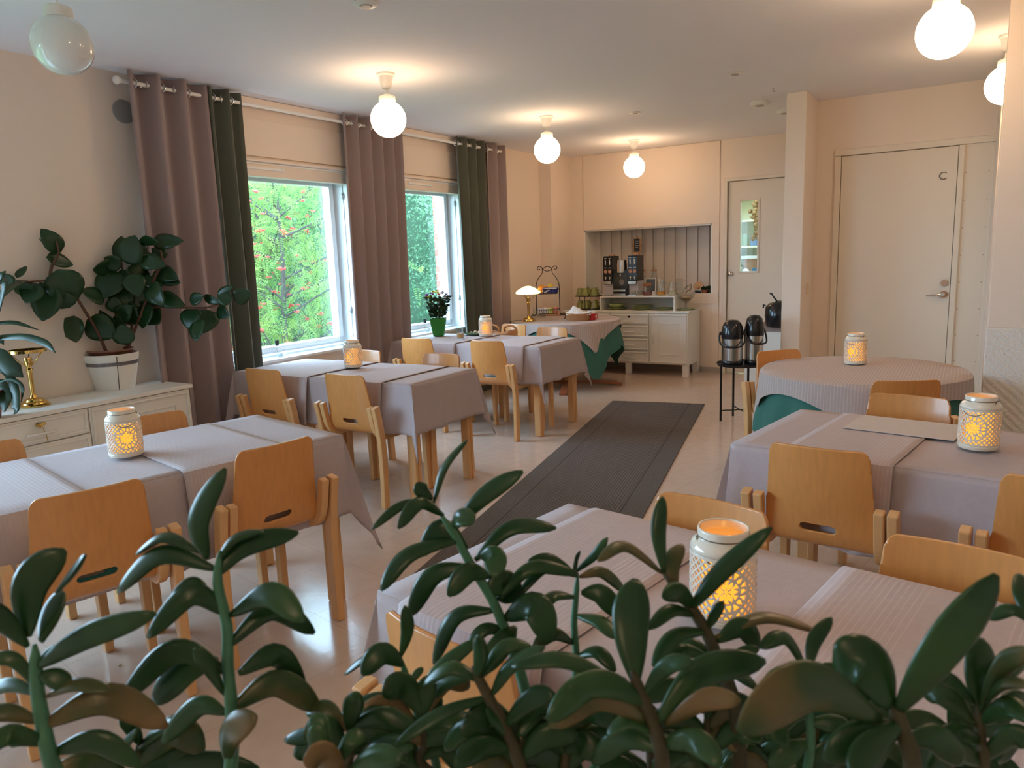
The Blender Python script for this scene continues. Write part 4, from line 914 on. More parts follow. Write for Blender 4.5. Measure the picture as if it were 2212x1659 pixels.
def jade(name, label, base_px, based, stems, seed, pot_r=.12):
    """stems: (depth, radius px, [px path], [(bx,by,tx,ty,width,(mx,my)|None,kind)])"""
    random.seed(seed); b = pd(*base_px, based); e = thing(name, label, 'potted plant', (b.x, b.y, b.z)); Mj = Matrix.Translation(-b)
    MB().open(True, False).lathe([(pot_r*.70, -.17), (pot_r*.98, -.012), (pot_r*1.04, -.012), (pot_r*1.04, .012), (pot_r*.94, .012), (pot_r*.90, -.02), (.001, -.02)], 40).build('pot', mat('terracotta', (.42, .17, .08), .8, noise=.15, nscale=20), e, smooth='auto')
    MB().cyl((0, 0, -.03), pot_r*.92, .012, 32).build('soil', SOIL, e)
    for dep, rp, path, leaves, sm in stems:
        pts = [Mj @ pd(x, y, dep+(based-dep)*max(0, i-(len(path)-2))*.5) for i, (x, y) in enumerate(path)]
        end = pts[-1]; tgt = Vector((random.uniform(-.5, .5)*pot_r, random.uniform(-.5, .5)*pot_r, -.02)); pts += [(end*.5+tgt*.5)+Vector((0, 0, .01)), tgt]
        q = smoothpath(pts, 30); r0 = rp/FPX*dep/2
        stm = MB(); stm.tube(q, [r0*(.85+.6*i/(len(q)-1))*min(1, .35+.3*i) for i in range(len(q))], 10)
        so = stm.build('stem', JSTEM if sm == 'g' else JWOOD, e, smooth=True)
        for kd, mt_ in (('g', JLEAF), ('r', JRED)):
            lm = MB()
            for L_ in leaves:
                bx, by, tx, ty, wd = L_[:5]; mid = L_[5] if len(L_) > 5 else None; kind = L_[6] if len(L_) > 6 else 'g'
                if kind != kd: continue
                toward = random.uniform(-.035, .03)
                B = pd(bx, by, dep); T = pd(tx, ty, dep+toward)
                if mid: Mm = pd(mid[0], mid[1], dep+toward*.5)
                else: Mm = (B+T)/2+up*(.05*(T-B).length)
                w_ = wd/FPX*dep/2*1.08
                nr_ = (-fw*random.uniform(.25, 1.0)+Vector((0, 0, 1))*random.uniform(.5, 1)+rv()*.25).normalized() if wd < 42 else (-fw+Vector((0, 0, .35))+rv()*.2).normalized()
                fat_leaf(lm, [Mj @ B, Mj @ Mm, Mj @ T], w_, min(.0032, w_*.42), nr_)
            if lm.v: lm.build('leaves', mt_, so, smooth=True)
    return e
LA = [(.50, 24, [(475, 1190), (470, 1260), (490, 1350), (492, 1440), (500, 1530), (500, 1640), (470, 1760)],
       [(448, 1206, 488, 1012, 52, (432, 1125)), (432, 1192, 293, 1198, 34, (355, 1163)), (468, 1230, 253, 1280, 44, (350, 1200)), (466, 1245, 645, 1150, 46, (530, 1180)), (470, 1212, 570, 1148, 30, (510, 1165)), (445, 1265, 365, 1302, 30, (410, 1262)),
        (485, 1325, 318, 1378, 48, (415, 1285)), (500, 1328, 656, 1342, 52, (585, 1285)), (488, 1400, 680, 1368, 46, (590, 1318), 'g'), (490, 1452, 262, 1512, 52, (380, 1408)), (470, 1425, 330, 1520, 62, (400, 1450)), (515, 1455, 658, 1492, 52, (600, 1415)), (500, 1532, 692, 1535, 56, (600, 1475), 'r'), (490, 1540, 350, 1605, 44, (430, 1525)), (490, 1640, 556, 1548, 62, (505, 1580), 'r'), (485, 1500, 420, 1400, 30)], 'g'),
      (.45, 30, [(75, 1392), (80, 1480), (92, 1560), (112, 1650), (150, 1760)],
       [(60, 1375, 142, 1188, 76, (70, 1260)), (90, 1385, 132, 1275, 48, (112, 1330)), (122, 1280, 186, 1198, 28, (160, 1235)), (60, 1395, -60, 1312, 46, (0, 1335)), (78, 1442, 338, 1325, 50, (190, 1375)), (85, 1490, -40, 1430, 30, (30, 1425)), (85, 1500, -50, 1510, 32, (20, 1480)), (88, 1560, -80, 1565, 38, (10, 1540), 'r'), (100, 1505, 238, 1492, 32, (165, 1480), 'r'), (90, 1568, 362, 1570, 64, (235, 1510), 'r'), (85, 1455, 155, 1482, 40), (105, 1605, -50, 1640, 46, (20, 1590)), (112, 1625, 305, 1655, 48, (215, 1600)), (80, 1440, 150, 1400, 40)], 'g'),
      (.55, 22, [(300, 1600), (300, 1680), (290, 1760)],
       [(300, 1655, 442, 1620, 66, (380, 1578), 'r'), (238, 1668, 300, 1570, 24, (265, 1620)), (300, 1665, 470, 1655, 44, (390, 1630)), (290, 1640, 150, 1640, 44, (220, 1610)), (305, 1610, 265, 1545, 34), (300, 1620, 380, 1560, 36), (310, 1690, 560, 1660, 50, (430, 1650)), (290, 1690, 100, 1680, 50, (200, 1650), 'r')], 'w')]
jade('jade_plant', 'succulent plant with long fleshy leaves filling the lower left corner', (230, 2110), .56, LA, 3)
LBB = [(.60, 20, [(948, 1105), (985, 1160), (1020, 1225), (1060, 1290), (1085, 1345), (1120, 1440), (1150, 1560), (1180, 1760)],
        [(938, 1083, 1011, 949, 22, (962, 1010)), (933, 1078, 900, 1042, 32, (912, 1062)), (940, 1085, 803, 1144, 22, (870, 1092)), (957, 1113, 860, 1142, 30, (905, 1088)), (983, 1137, 1130, 1018, 40, (1050, 1070)), (980, 1128, 1022, 1130, 46, (1000, 1120)), (1009, 1185, 908, 1202, 42, (955, 1142)), (995, 1165, 823, 1276, 40, (885, 1200)), (1027, 1210, 1202, 1141, 40, (1105, 1142)), (1018, 1224, 884, 1332, 42, (935, 1245)), (1040, 1200, 1072, 1248, 48, (1068, 1205)), (1057, 1245, 968, 1288, 42, (1010, 1238)), (1079, 1290, 1250, 1240, 32, (1150, 1228)), (1055, 1280, 1112, 1300, 66, (1085, 1262)), (1070, 1318, 936, 1434, 36, (985, 1335)), (1092, 1335, 1187, 1388, 62, (1155, 1312)), (1113, 1355, 1035, 1458, 46, (1085, 1390)), (1100, 1370, 1010, 1400, 30, (1050, 1360))], 'g'),
       (.62, 15, [(1248, 1240), (1243, 1300), (1240, 1350), (1245, 1440), (1235, 1560), (1240, 1760)],
        [(1243, 1236, 1313, 1161, 20, (1285, 1200)), (1247, 1244, 1139, 1213, 24, (1190, 1208)), (1247, 1246, 1115, 1292, 22, (1180, 1228)), (1252, 1246, 1352, 1280, 28, (1300, 1238), 'r'), (1240, 1240, 1252, 1190, 14), (1256, 1280, 1335, 1332, 42, (1300, 1285)), (1240, 1290, 1160, 1330, 30, (1195, 1290)), (1245, 1330, 1330, 1380, 34, (1295, 1345)), (1238, 1390, 1150, 1400, 30, (1195, 1370), 'r'), (1245, 1420, 1330, 1450, 30, (1290, 1410))], 'g'),
       (.49, 26, [(1020, 1440), (1052, 1499), (1088, 1568), (1126, 1660), (1150, 1760)],
        [(1042, 1462, 1152, 1400, 34, (1090, 1400)), (1061, 1503, 853, 1610, 32, (950, 1545)), (1061, 1503, 1178, 1398, 34, (1105, 1440)), (1035, 1470, 914, 1480, 36, (975, 1445)), (1030, 1460, 1037, 1372, 40, (1040, 1415)), (1080, 1560, 960, 1620, 40, (1010, 1570)), (1090, 1568, 1200, 1500, 44, (1150, 1510)), (1126, 1640, 1250, 1590, 50, (1180, 1590)), (1110, 1620, 980, 1655, 46, (1040, 1615)), (1105, 1600, 1050, 1530, 34)], 'w'),
       (.56, 17, [(866, 1420), (885, 1490), (905, 1550), (940, 1640), (980, 1760)],
        [(866, 1418, 874, 1308, 28, (880, 1360)), (870, 1440, 743, 1458, 22, (800, 1422)), (870, 1436, 782, 1458, 46, (825, 1412)), (884, 1480, 914, 1442, 18), (884, 1510, 717, 1578, 42, (800, 1520)), (895, 1486, 920, 1555, 58, (925, 1510)), (905, 1540, 1027, 1455, 38, (960, 1475)), (900, 1530, 1037, 1378, 38, (950, 1450)), (915, 1560, 800, 1640, 46, (850, 1590)), (925, 1590, 1060, 1570, 40, (990, 1560)), (935, 1620, 830, 1680, 44), (880, 1480, 858, 1470, 20)], 'g'),
       (.46, 24, [(715, 1600), (722, 1650), (760, 1760)],
        [(716, 1605, 690, 1540, 50, (692, 1572)), (720, 1640, 690, 1560, 46, (690, 1600)), (725, 1655, 790, 1590, 40, (760, 1600)), (740, 1680, 655, 1640, 60, (700, 1632), 'r'), (745, 1690, 870, 1640, 50, (810, 1640))], 'w'),
       (.50, 26, [(1432, 1236), (1493, 1312), (1527, 1368), (1553, 1432), (1590, 1540), (1600, 1760)],
        [(1434, 1238, 1432, 1072, 32, (1422, 1150)), (1460, 1270, 1475, 1176, 38, (1450, 1220), 'r'), (1430, 1238, 1291, 1213, 28, (1350, 1182), 'r'), (1490, 1318, 1667, 1139, 40, (1560, 1235)), (1527, 1360, 1564, 1300, 26), (1545, 1378, 1773, 1366, 38, (1650, 1336), 'r'), (1549, 1385, 1640, 1400, 46, (1600, 1355)), (1549, 1434, 1405, 1490, 34, (1470, 1408)), (1549, 1430, 1440, 1402, 34, (1495, 1395)), (1527, 1365, 1410, 1440, 36, (1460, 1375)), (1500, 1330, 1400, 1360, 30, (1450, 1320)), (1560, 1440, 1640, 1400, 30), (1500, 1310, 1430, 1290, 40, (1465, 1280)), (1570, 1480, 1480, 1560, 42, (1510, 1500)), (1575, 1490, 1600, 1610, 44, (1625, 1545)), (1590, 1560, 1700, 1620, 44, (1660, 1560))], 'w'),
       (.44, 30, [(1365, 1450), (1385, 1500), (1410, 1560), (1430, 1640), (1430, 1760)],
        [(1373, 1475, 1373, 1250, 78, (1362, 1350)), (1419, 1558, 1654, 1428, 64, (1520, 1450)), (1437, 1565, 1600, 1512, 44, (1520, 1512), 'r'), (1395, 1555, 1187, 1570, 66, (1290, 1500), 'r'), (1350, 1470, 1183, 1558, 54, (1260, 1485)), (1395, 1520, 1222, 1490, 54, (1310, 1478)), (1380, 1510, 1105, 1440, 40, (1230, 1430)), (1390, 1500, 1500, 1430, 36, (1440, 1440)), (1430, 1620, 1280, 1650, 50, (1350, 1595)), (1425, 1610, 1560, 1655, 50, (1500, 1600), 'g'), (1420, 1590, 1310, 1590, 40, (1360, 1560))], 'w'),
       (.50, 18, [(1745, 1465), (1748, 1540), (1750, 1620), (1720, 1760)],
        [(1743, 1450, 1641, 1400, 36, (1695, 1380)), (1747, 1446, 1797, 1334, 32, (1758, 1385)), (1750, 1475, 1830, 1500, 44, (1795, 1455)), (1742, 1475, 1640, 1510, 44, (1690, 1460)), (1748, 1540, 1650, 1600, 44, (1700, 1545)), (1750, 1560, 1850, 1620, 44, (1810, 1570)), (1745, 1600, 1660, 1660, 44), (1750, 1500, 1700, 1540, 36)], 'g'),
       (.38, 36, [(1930, 1520), (1950, 1580), (1972, 1660), (1960, 1800)],
        [(1900, 1551, 1594, 1579, 96, (1740, 1480), 'r'), (1922, 1527, 1800, 1440, 118, (1865, 1440)), (1937, 1538, 2152, 1240, 88, (2030, 1400)), (1950, 1570, 1780, 1640, 70, (1860, 1590)), (1960, 1600, 2080, 1650, 60, (2020, 1595)), (1945, 1560, 1850, 1700, 70, (1870, 1630))], 'w'),
       (.42, 24, [(2113, 1521), (2118, 1590), (2122, 1660), (2080, 1800)],
        [(2109, 1522, 2120, 1378, 66, (2112, 1450)), (2105, 1520, 2020, 1460, 34, (2060, 1475)), (2102, 1565, 1988, 1486, 58, (2040, 1500), 'r'), (2120, 1523, 2230, 1482, 34, (2170, 1480), 'r'), (2120, 1561, 2240, 1562, 48, (2180, 1530)), (2118, 1600, 2010, 1640, 46, (2060, 1585)), (2122, 1640, 2240, 1600, 50, (2180, 1590)), (2115, 1540, 2230, 1400, 40, (2165, 1440), 'r'), (2122, 1650, 2000, 1670, 50, (2060, 1620))], 'w'),
       (.44, 20, [(2235, 1340), (2240, 1450), (2240, 1600), (2200, 1800)],
        [(2230, 1345, 2135, 1338, 28, (2185, 1318)), (2235, 1350, 2205, 1240, 46, (2210, 1290)), (2238, 1430, 2150, 1480, 40, (2190, 1435)), (2240, 1520, 2150, 1560, 44, (2190, 1515)), (2240, 1600, 2160, 1650, 44, (2190, 1600))], 'w'),
       (.58, 18, [(1640, 1490), (1650, 1560), (1640, 1640), (1600, 1760)],
        [(1640, 1492, 1560, 1440, 30), (1642, 1500, 1720, 1440, 30), (1648, 1560, 1740, 1540, 40, (1690, 1525)), (1645, 1560, 1540, 1600, 40, (1590, 1560)), (1640, 1620, 1750, 1660, 44, (1700, 1610)), (1640, 1620, 1530, 1660, 44, (1580, 1620))], 'w')]
# low undergrowth of the big plant along the bottom edge
random.seed(44)
for k in range(9):
    x = 760+k*160+random.uniform(-40, 40); y = 1560+random.uniform(-20, 40); lv = []
    for q in range(9):
        by = y+q//2*32+random.uniform(-8, 8); sg = 1 if q % 2 else -1; ln_ = random.uniform(80, 150); ty = by+random.uniform(-60, 40)
        lv.append((x+random.uniform(-5, 5), by, x+sg*ln_, ty, random.uniform(34, 58), (x+sg*ln_*.5, min(by, ty)-random.uniform(8, 30)), 'r' if random.random() < .25 else 'g'))
    lv.append((x, y, x+random.uniform(-30, 30), y-random.uniform(60, 90), 42))
    LBB.append((random.uniform(.50, .62), 20, [(x, y-4), (x+4, y+60), (x+8, y+120), (x*.5+700, 1790)], lv, 'w'))
jade('jade_plant', 'big succulent plant with long fleshy leaves across the bottom centre and right', (1420, 2150), .56, LBB, 7, .16)
# the ledge both succulents stand on (below the frame)
lz = (pd(230, 2110, .56)).z; lz2 = (pd(1420, 2150, .56)).z
lo = min(lz-.17, lz2-.17)
e = thing('plant_stand', 'white ledge carrying the succulent plants', 'plant stand', (-.30, .40, 0), rad(31)); MB().b2(-.62, .62, -.16, .16, lo-.03, lo-.001).build('stand_top', WHITE, e)
for sx in (-1, 1): MB().b2(sx*.58-.02, sx*.58+.02, -.15, .15, 0, lo-.03).build('side_panel', WHITE, e)
if lz-.17 > lo+.002: q = pd(230, 2110, .56); tag(MB().cyl((q.x, q.y, lo), .09, lz-.17-lo, 24).build('pot_saucer', WHITE), 'white riser under the left succulent pot', 'riser')
if lz2-.17 > lo+.002: q = pd(1420, 2150, .56); tag(MB().cyl((q.x, q.y, lo), .10, lz2-.17-lo, 24).build('pot_saucer', WHITE), 'white riser under the right succulent pot', 'riser')
# ================================================================ SERVING CABINET
GL_ = MT['clear_glass']
cab = thing('serving_cabinet', 'white serving cabinet with drawers and panel door under the niche', 'cabinet', (0, 0, 0))
KX0, KX1, KY0, KY1 = -4.20, -2.643, 8.05, 8.462
MB().b2(KX0, KX1, KY0, KY1, .135, .722).build('body', WHITE, cab)
MB().b2(KX0-.008, KX1+.012, KY0-.022, KY1, .722, .745).build('top_board', WHITE, cab, bevel=.003)
for x in (KX1-.035, -3.37, KX0+.04): MB().b2(x-.032, x+.032, KY0-.01, KY0+.05, 0, .135).build('leg', WHITE, cab, bevel=.003)
for x in (KX1-.035, KX0+.04): MB().b2(x-.032, x+.032, KY1-.07, KY1-.01, 0, .135).build('leg', WHITE, cab, bevel=.003)
def cfront(nm, x0, x1, z0, z1): return front(cab, nm, 'x', KY0-.018, x0, x1, z0, z1)
for z0, z1, k in ((.590, .715, 1), (.440, .582, 0), (.288, .432, 0), (.142, .280, 0)):
    f_ = cfront('drawer', -3.585, -3.108, z0, z1); handle(f_, 'x', KY0-.022, -3.345, (z0+z1)/2-.005-(.02 if k else 0), .11)
    if k: q = MB(); disc(q, (-3.345, KY0-.019, z1-.035), .012, .006, 16); q.build('keyhole', BLACK, f_)
f_ = cfront('door', -3.10, KX1-.004, .142, .715); q = MB(); yy = KY0-.026
for a, b, c, d in ((-2.985, -2.745, .245, .253), (-2.985, -2.745, .60, .608), (-2.985, -2.977, .245, .608), (-2.753, -2.745, .245, .608)): q.b2(a, b, yy, yy+.008, c, d)
q.build('moulding', WHITE, f_, bevel=.002); handle(f_, 'x', KY0-.022, -3.055, .43, .10, True)
f_ = cfront('drawer', KX0+.004, -3.592, .590, .715); handle(f_, 'x', KY0-.022, -3.85, .64, .11)
f_ = cfront('door', KX0+.004, -3.592, .142, .582); handle(f_, 'x', KY0-.022, -3.64, .40, .10, True)
ris = thing('shelf_riser', 'low white open shelf standing on the serving cabinet, plates inside', 'shelf', (0, 0, 0))
RX0, RX1, RY0, RY1 = -3.745, -2.815, 8.09, 8.455
MB().b2(RX0, RX1, RY0, RY1, .897, .915).build('top_board', WHITE, ris, bevel=.002); MB().b2(RX0, RX0+.018, RY0+.004, RY1, .745, .897).build('side_panel', WHITE, ris); MB().b2(RX1-.018, RX1, RY0+.004, RY1, .745, .897).build('side_panel', WHITE, ris); MB().b2(RX0, RX1, RY1-.015, RY1, .745, .897).build('back_panel', WHITE, ris)
def X8(px, y): return ony(px, 620, y).x
def mug(nm, px, y, z, label, cat='cup', group='green cups on the wire rack', inv=True, s=1.0):
    pr_ = [(.001, .0), (.040, .0), (.041, .02), (.036, .05), (.028, .075), (.027, .082), (.001, .082)]
    o = tag(MB().lathe([(r*s, h_*s) for r, h_ in pr_], 20).build(nm, CUPG, smooth='auto'), label, cat, group); o.location = (X8(px, y), y, z); return o
rk = thing('cup_rack', 'black two-tier wire rack of green cups left on the cabinet', 'rack', (-3.955, 8.22, .745))
for z in (.012, .165):
    r = MB(); ring = [(.165*math.cos(a), .125*math.sin(a), z) for a in [2*PI*k/28 for k in range(29)]]; r.tube(ring, .005, 6)
    for k in range(-4, 5): h_ = .125*math.sqrt(max(0, 1-(k*.035/.165)**2)); r.tube([(k*.035, -h_, z), (k*.035, h_, z)], .0025, 5)
    r.build('wire_tray', BLACKM, rk, smooth=True)
for a in range(3): q = 2*PI*a/3+.6; MB().tube([(.16*math.cos(q), .12*math.sin(q), 0), (.16*math.cos(q), .12*math.sin(q), .17)], .004, 6).build('post', BLACKM, rk)
MB().tube([(.0, .0, .16), (0, 0, .30)], .004, 6).build('handle', BLACKM, rk)
for k, (dx, dy) in enumerate(((-.10, -.02), (-.01, -.07), (.09, -.03), (-.03, .06), (.07, .06))):
    for tier, z in ((0, .7635), (1, .9165)):
        o = tag(MB().lathe([(.001, 0), (.047, 0), (.047, .015), (.040, .045), (.028, .085), (.026, .093), (.001, .093)], 20).build('cup', CUPG, smooth='auto'), 'olive green cup upturned on the %s tier of the wire rack, %s' % (('lower', 'upper')[tier], ('far left', 'front middle', 'front right', 'back left', 'back right')[k]), 'cup', 'olive cups on the wire rack'); o.location = (-3.955+dx, 8.22+dy, z)
        MB().tube([(.038, 0, .02), (.062, 0, .03), (.062, 0, .055), (.034, 0, .065)], .004, 6).build('ear', CUPG, o, smooth=True)
# ---- coffee machine
cm = thing('coffee_machine', 'black twin-tower coffee machine with silver head in the niche', 'coffee machine', (-3.505, 8.26, .915))
MB().b2(-.095, .095, -.10, .12, 0, .30).build('body', BLACK, cm, bevel=.006)
q = MB().open(True, True).lathe([(.062, .27), (.064, .33), (.064, .355), (.060, .415), (.045, .42)], 28, (-.0, -.055, 0)); q.build('silver_head', STEEL, cm, smooth='auto')
MB().tube([(0, -.09, .265), (0, -.10, .23)], .008, 10).build('spout', STEEL, cm)
q = MB(); disc(q, (.02, -.102, .16), .033, .004, 24); q.build('round_badge', mat('badge_grey', (.20, .19, .18), .4), cm)
MB().b2(-.075, .075, -.135, -.02, 0, .028).b2(-.08, .08, -.14, -.10, .05, .075).build('drip_tray', STEEL, cm, bevel=.004)
for sx, nm in ((-1, 'left'), (1, 'right')):
    x0, x1 = sorted((sx*.098, sx*.215)); tw = MB(); tw.b2(x0, x1, -.11, .10, .17, .455).b2(x0+.0, x1-.0, -.10, .10, .455, .465); to = tw.build('dispenser', BLACK, cm, bevel=.004)
    MB().b2(x0+.01, x1-.01, -.125, -.06, .135, .170).build('nozzle_block', STEEL, to, bevel=.003)
    MB().b2(x0+.0, x1, -.07, .10, 0, .17).build('back_column', mat('pale_panel', (.62, .58, .60), .4), to); MB().b2(x0+.01, x1-.01, -.12, 0, 0, .012).build('drip_grid', STEEL, to)
    wm = mat('print_white', (.75, .72, .68), .5); bm_ = mat('print_beige', (.55, .30, .18), .5); pb = MB(); pw = MB(); c_ = (x0+x1)/2
    for s in (-1, 1):
        pw.add([(c_+s*.027-.005, -.1115, .36), (c_+s*.027+.006, -.1115, .365), (c_+s*.027+.008, -.1115, .40), (c_+s*.027+.002, -.1115, .43), (c_+s*.027-.008, -.1115, .42)], [(0, 1, 2, 3, 4)])
        pw.b2(c_+s*.027-.018, c_+s*.027+.018, -.1118, -.1108, .285+.04, .331); pw.b2(c_+s*.027-.016, c_+s*.027+.016, -.1118, -.1108, .440, .444)
        disc(pb, (c_+s*.026, -.1105, .285), .021, .001, 18); disc(pw, (c_+s*.026, -.1105, .215), .010, .001, 14); pw.b2(c_+s*.026-.003, c_+s*.026+.003, -.1118, -.1108, .19, .21)
    pw.build('button_print', wm, to); pb.build('cup_print', bm_, to)
    pk = MB(); pk.b2(x0+.03, x1-.02, -.02, .05, .466, .486); pk.build('packet', mat('paper_kraft', (.5, .28, .18), .7), to, bevel=.004)
def glassware(nm, px, y, z, prof, label, cat, lid=None, fill=None, handle_=None, sx=1):
    t = thing(nm, label, cat, (X8(px, y), y, z)); MB().open(True, False).lathe(prof, 24).build('glass_body', GL_, t, smooth=True)
    if lid: r, z0, z1 = lid; MB().cyl((0, 0, z0), r, z1-z0, 20).build('cork_lid', CORK, t, bevel=.003)
    if fill: r, z0, z1, m_ = fill; MB().cyl((0, 0, z0), r, z1-z0, 20).build('contents', m_, t)
    if handle_: r, z0, z1 = handle_; MB().tube(smoothpath([(r-.004, 0, z1), (r+.035, 0, z1+.005), (r+.045, 0, (z0+z1)/2), (r-.002, 0, z0)], 16), .005, 8).build('ear', GL_, t, smooth=True)
    return t
BOT = [(.035, 0), (.04, .01), (.04, .15), (.03, .20), (.024, .23), (.024, .25)]
glassware('glass_bottle', 1288, 8.30, .899, BOT, 'corked glass bottle left of the coffee machine', 'bottle', (.029, .248, .27))
COL.objects['glass_bottle'].location.z = .915; COL.objects['glass_bottle'].location.x = -3.78; COL.objects['glass_bottle'].location.y = 8.56; COL.objects['glass_bottle'].location.z = .9005
glassware('glass_bottle', 1389, 8.38, .916, [(r*1.05, h_*1.1) for r, h_ in BOT], 'corked glass bottle just right of the coffee machine', 'bottle', (.031, .272, .292))
glassware('glass_bottle', 1413, 8.38, .916, [(r*1.05, h_*1.1) for r, h_ in BOT], 'corked glass bottle behind the grey board, farther from the coffee machine', 'bottle', (.031, .272, .292))
bd = tag(MB().box((0, 0, .09), (.115, .012, .17)).build('chalk_board', mat('slate_grey', (.10, .11, .12), .6), bevel=.002), 'small grey slate board leaning between the corked bottles', 'board'); bd.location = (X8(1404, 8.29), 8.30, .985-.06)
MB().box((0, 0, .09), (.127, .008, .182)).build('frame', WHITE, bd); bd.rotation_euler = (rad(-6), 0, 0)
for k, (px, y) in enumerate(((1369, 8.16), (1376, 8.20), (1381, 8.15))): glassware('glass_cup', px, y, .916, [(.018, 0), (.022, .01), (.028, .055), (.029, .06)], ('leftmost little glass cup before the coffee machine', 'middle little glass cup before the coffee machine', 'rightmost little glass cup before the coffee machine')[k], 'glass')
glassware('glass_jar', 1398, 8.17, .916, [(.04, 0), (.058, .015), (.06, .05), (.045, .095), (.038, .11)], 'squat glass jar of reddish contents with a wide cork lid', 'jar', (.046, .11, .138), (.052, .006, .05, mat('berry_red', (.22, .05, .05), .6)))
tg = tag(MB().b2(-.018, .018, -.004, .004, 0, .05).build('label_card', mat('card', (.55, .50, .45), .8)), 'small pale card beside the juice jug', 'card'); tg.location = (X8(1411.5, 8.15), 8.16, .916)
glassware('juice_jug', 1428, 8.19, .916, [(.045, 0), (.052, .01), (.05, .10), (.042, .15), (.046, .165)], 'glass jug with a little orange juice', 'jug', None, (.046, .006, .045, mat('orange_juice', (.75, .32, .02), .3)), (.045, .05, .14))
for k in range(3): MB().tube([(.0, 0, .04), (-.03+.03*k, .01, .19)], .004, 6).build('utensil', STEEL, COL.objects['juice_jug'])
glassware('glass_carafe', 1453, 8.18, .916, [(.038, 0), (.05, .02), (.052, .06), (.04, .10), (.036, .13), (.04, .15)], 'round glass carafe holding pale contents', 'carafe', None, (.042, .006, .05, mat('cream_filling', (.6, .55, .38), .7)), (.04, .05, .13))
glassware('glass_pitcher', 1467, 8.33, .916, [(.04, 0), (.046, .01), (.042, .17), (.046, .18)], 'tall glass pitcher with handle behind the carafe', 'pitcher', None, None, (.042, .04, .15))
wh = thing('wire_whisk', 'wire loops of a whisk lying in the niche', 'whisk', (X8(1483, 8.5), 8.52, .902))
for k in range(3): MB().tube([(-.06, .01*k, .012), (-.02, .01*k, .08+.01*k), (.05, .01*k, .13-.01*k), (.04, .01*k, .06), (-.03, .01*k, .02)], .003, 6).build('wire_loop', mat('dark_wire', ()), wh, smooth=True)
# cake stand with bowl, on a green plate at the cabinet's right end
PLT = mat('green_glaze', (.34, .38, .16), .25, noise=.1, nscale=20, coat=.3)
def plate(x, y, z, r, label, deep=False):
    pr_ = [(.001, 0), (r*.55, 0), (r*.62, .003), (r, .016), (r, .019), (r*.6, .007), (.001, .005)] if not deep else [(.001, 0), (r*.55, 0), (r*.85, .02), (r, .05), (r, .053), (r*.82, .025), (.001, .006)]
    o = tag(MB().lathe(pr_, 32).build('plate', PLT, smooth='auto'), label, 'plate', 'green plates on the serving cabinet'); o.location = (x, y, z); return o
stn = ['bottom', 'second', 'third', 'fourth', 'fifth']
for k in range(2): plate(X8(1330, 8.22)+.02, 8.225, .7455+k*.008, .115, 'green plate under the bowl at the left of the shelf riser, %s of two' % ('lower', 'upper')[k])
plate(X8(1330, 8.22)+.01, 8.225, .7655, .10, 'deep green bowl on plates at the left of the shelf riser', True)
for k in range(5): plate(X8(1387, 8.22), 8.23, .7455+k*.009, .125, 'green plate in the tall middle stack of the riser, %s from below' % stn[k])
for k in range(2): plate(X8(1436, 8.22), 8.22, .7455+k*.009, .105, 'green plate in the small right stack of the riser, %s of two' % ('lower', 'upper')[k])
plate(-2.735, 8.24, .7455, .12, 'green plate under the glass bowl at the right end of the cabinet')
fb = thing('footed_bowl', 'large cut glass footed bowl standing on a green plate', 'bowl', (-2.735, 8.24, .752))
MB().open(True, False).lathe([(.045, .0), (.048, .008), (.018, .02), (.012, .06), (.018, .075), (.05, .095), (.09, .14), (.108, .19), (.106, .192), (.088, .145), (.05, .105), (.001, .095)], 28).build('glass_body', glass_mat('cut_glass', (.93, .93, .92), 5), fb, smooth='auto')
MB().lathe([(.001, .10), (.045, .105), (.07, .135), (.05, .15), (.001, .155)], 20).build('contents', mat('dry_snack', (.42, .27, .15), .8, noise=.6, nscale=60), fb, smooth='auto')
wd = thing('wooden_disc', 'round pale wooden disc with a knob leaning in the niche', 'lid', (X8(1508, 8.52), 8.54, .905)); q = MB(); disc(q, (0, 0, .085), .062, .014, 28); q.build('board', mat('pale_wood', (.62, .36, .18), .6), wd, bevel=.004); MB().sphere((0, -.03, .085), .018, 12).build('knob', mat('pale_wood', ()), wd, smooth=True)
MB().b2(-.05, .05, -.01, .015, -.004, .03).build('rest', BLACK, wd)
tg = tag(MB().box((0, 0, .025), (.075, .006, .045)).build('name_card', BLACK, bevel=.001), 'little black card with white edge beside the wooden disc', 'card'); tg.location = (X8(1506, 8.47)+.0, 8.495, .9065); MB().box((0, .004, .025), (.083, .003, .053)).build('card_edge', WHITE, tg)
for k, (px, c, lb) in enumerate(((1523, (.30, .10, .05), 'reddish brown herb pot in the right corner of the niche'), (1531, (.06, .05, .03), 'dark herb pot in the right corner of the niche'))):
    hp = thing('herb_pot', lb, 'potted plant', (X8(px, 8.50)-.01, 8.52+.05*k, .9015)); MB().open(True, True).lathe([(.026, 0), (.034, .055)], 18).build('pot', mat('herb_pot_%d' % k, c, .6), hp); q = MB(); random.seed(k+60)
    for _ in range(70): quadleaf(q, Vector((random.gauss(0, .014), random.gauss(0, .014), .055+random.random()*.02)), (rv()+Vector((0, 0, .8))), rv(), .032, .010)
    q.build('foliage', FLEAF, hp)
hs = thing('hanging_sign', 'small framed black board hanging on a string in the niche', 'sign', (X8(1376, 8.6), 8.60, 1.40)); hs.location = (ony(1376, 530, 8.60).x, 8.60, ony(1376, 530, 8.60).z)
MB().box((0, 0, 0), (.07, .012, .155)).build('black_board', BLACK, hs, bevel=.002)
q = MB()
for a, b in (((0, .085), (.10, .012)), ((0, -.085), (.10, .012)), ((-.042, 0), (.012, .17)), ((.042, 0), (.012, .17))): q.box((a[0], -.002, a[1]), (b[0], .014, b[1]))
for a in ((0, .10), (0, -.10), (-.05, 0), (.05, 0)): q.sphere((a[0], 0, a[1]), .012, 8)
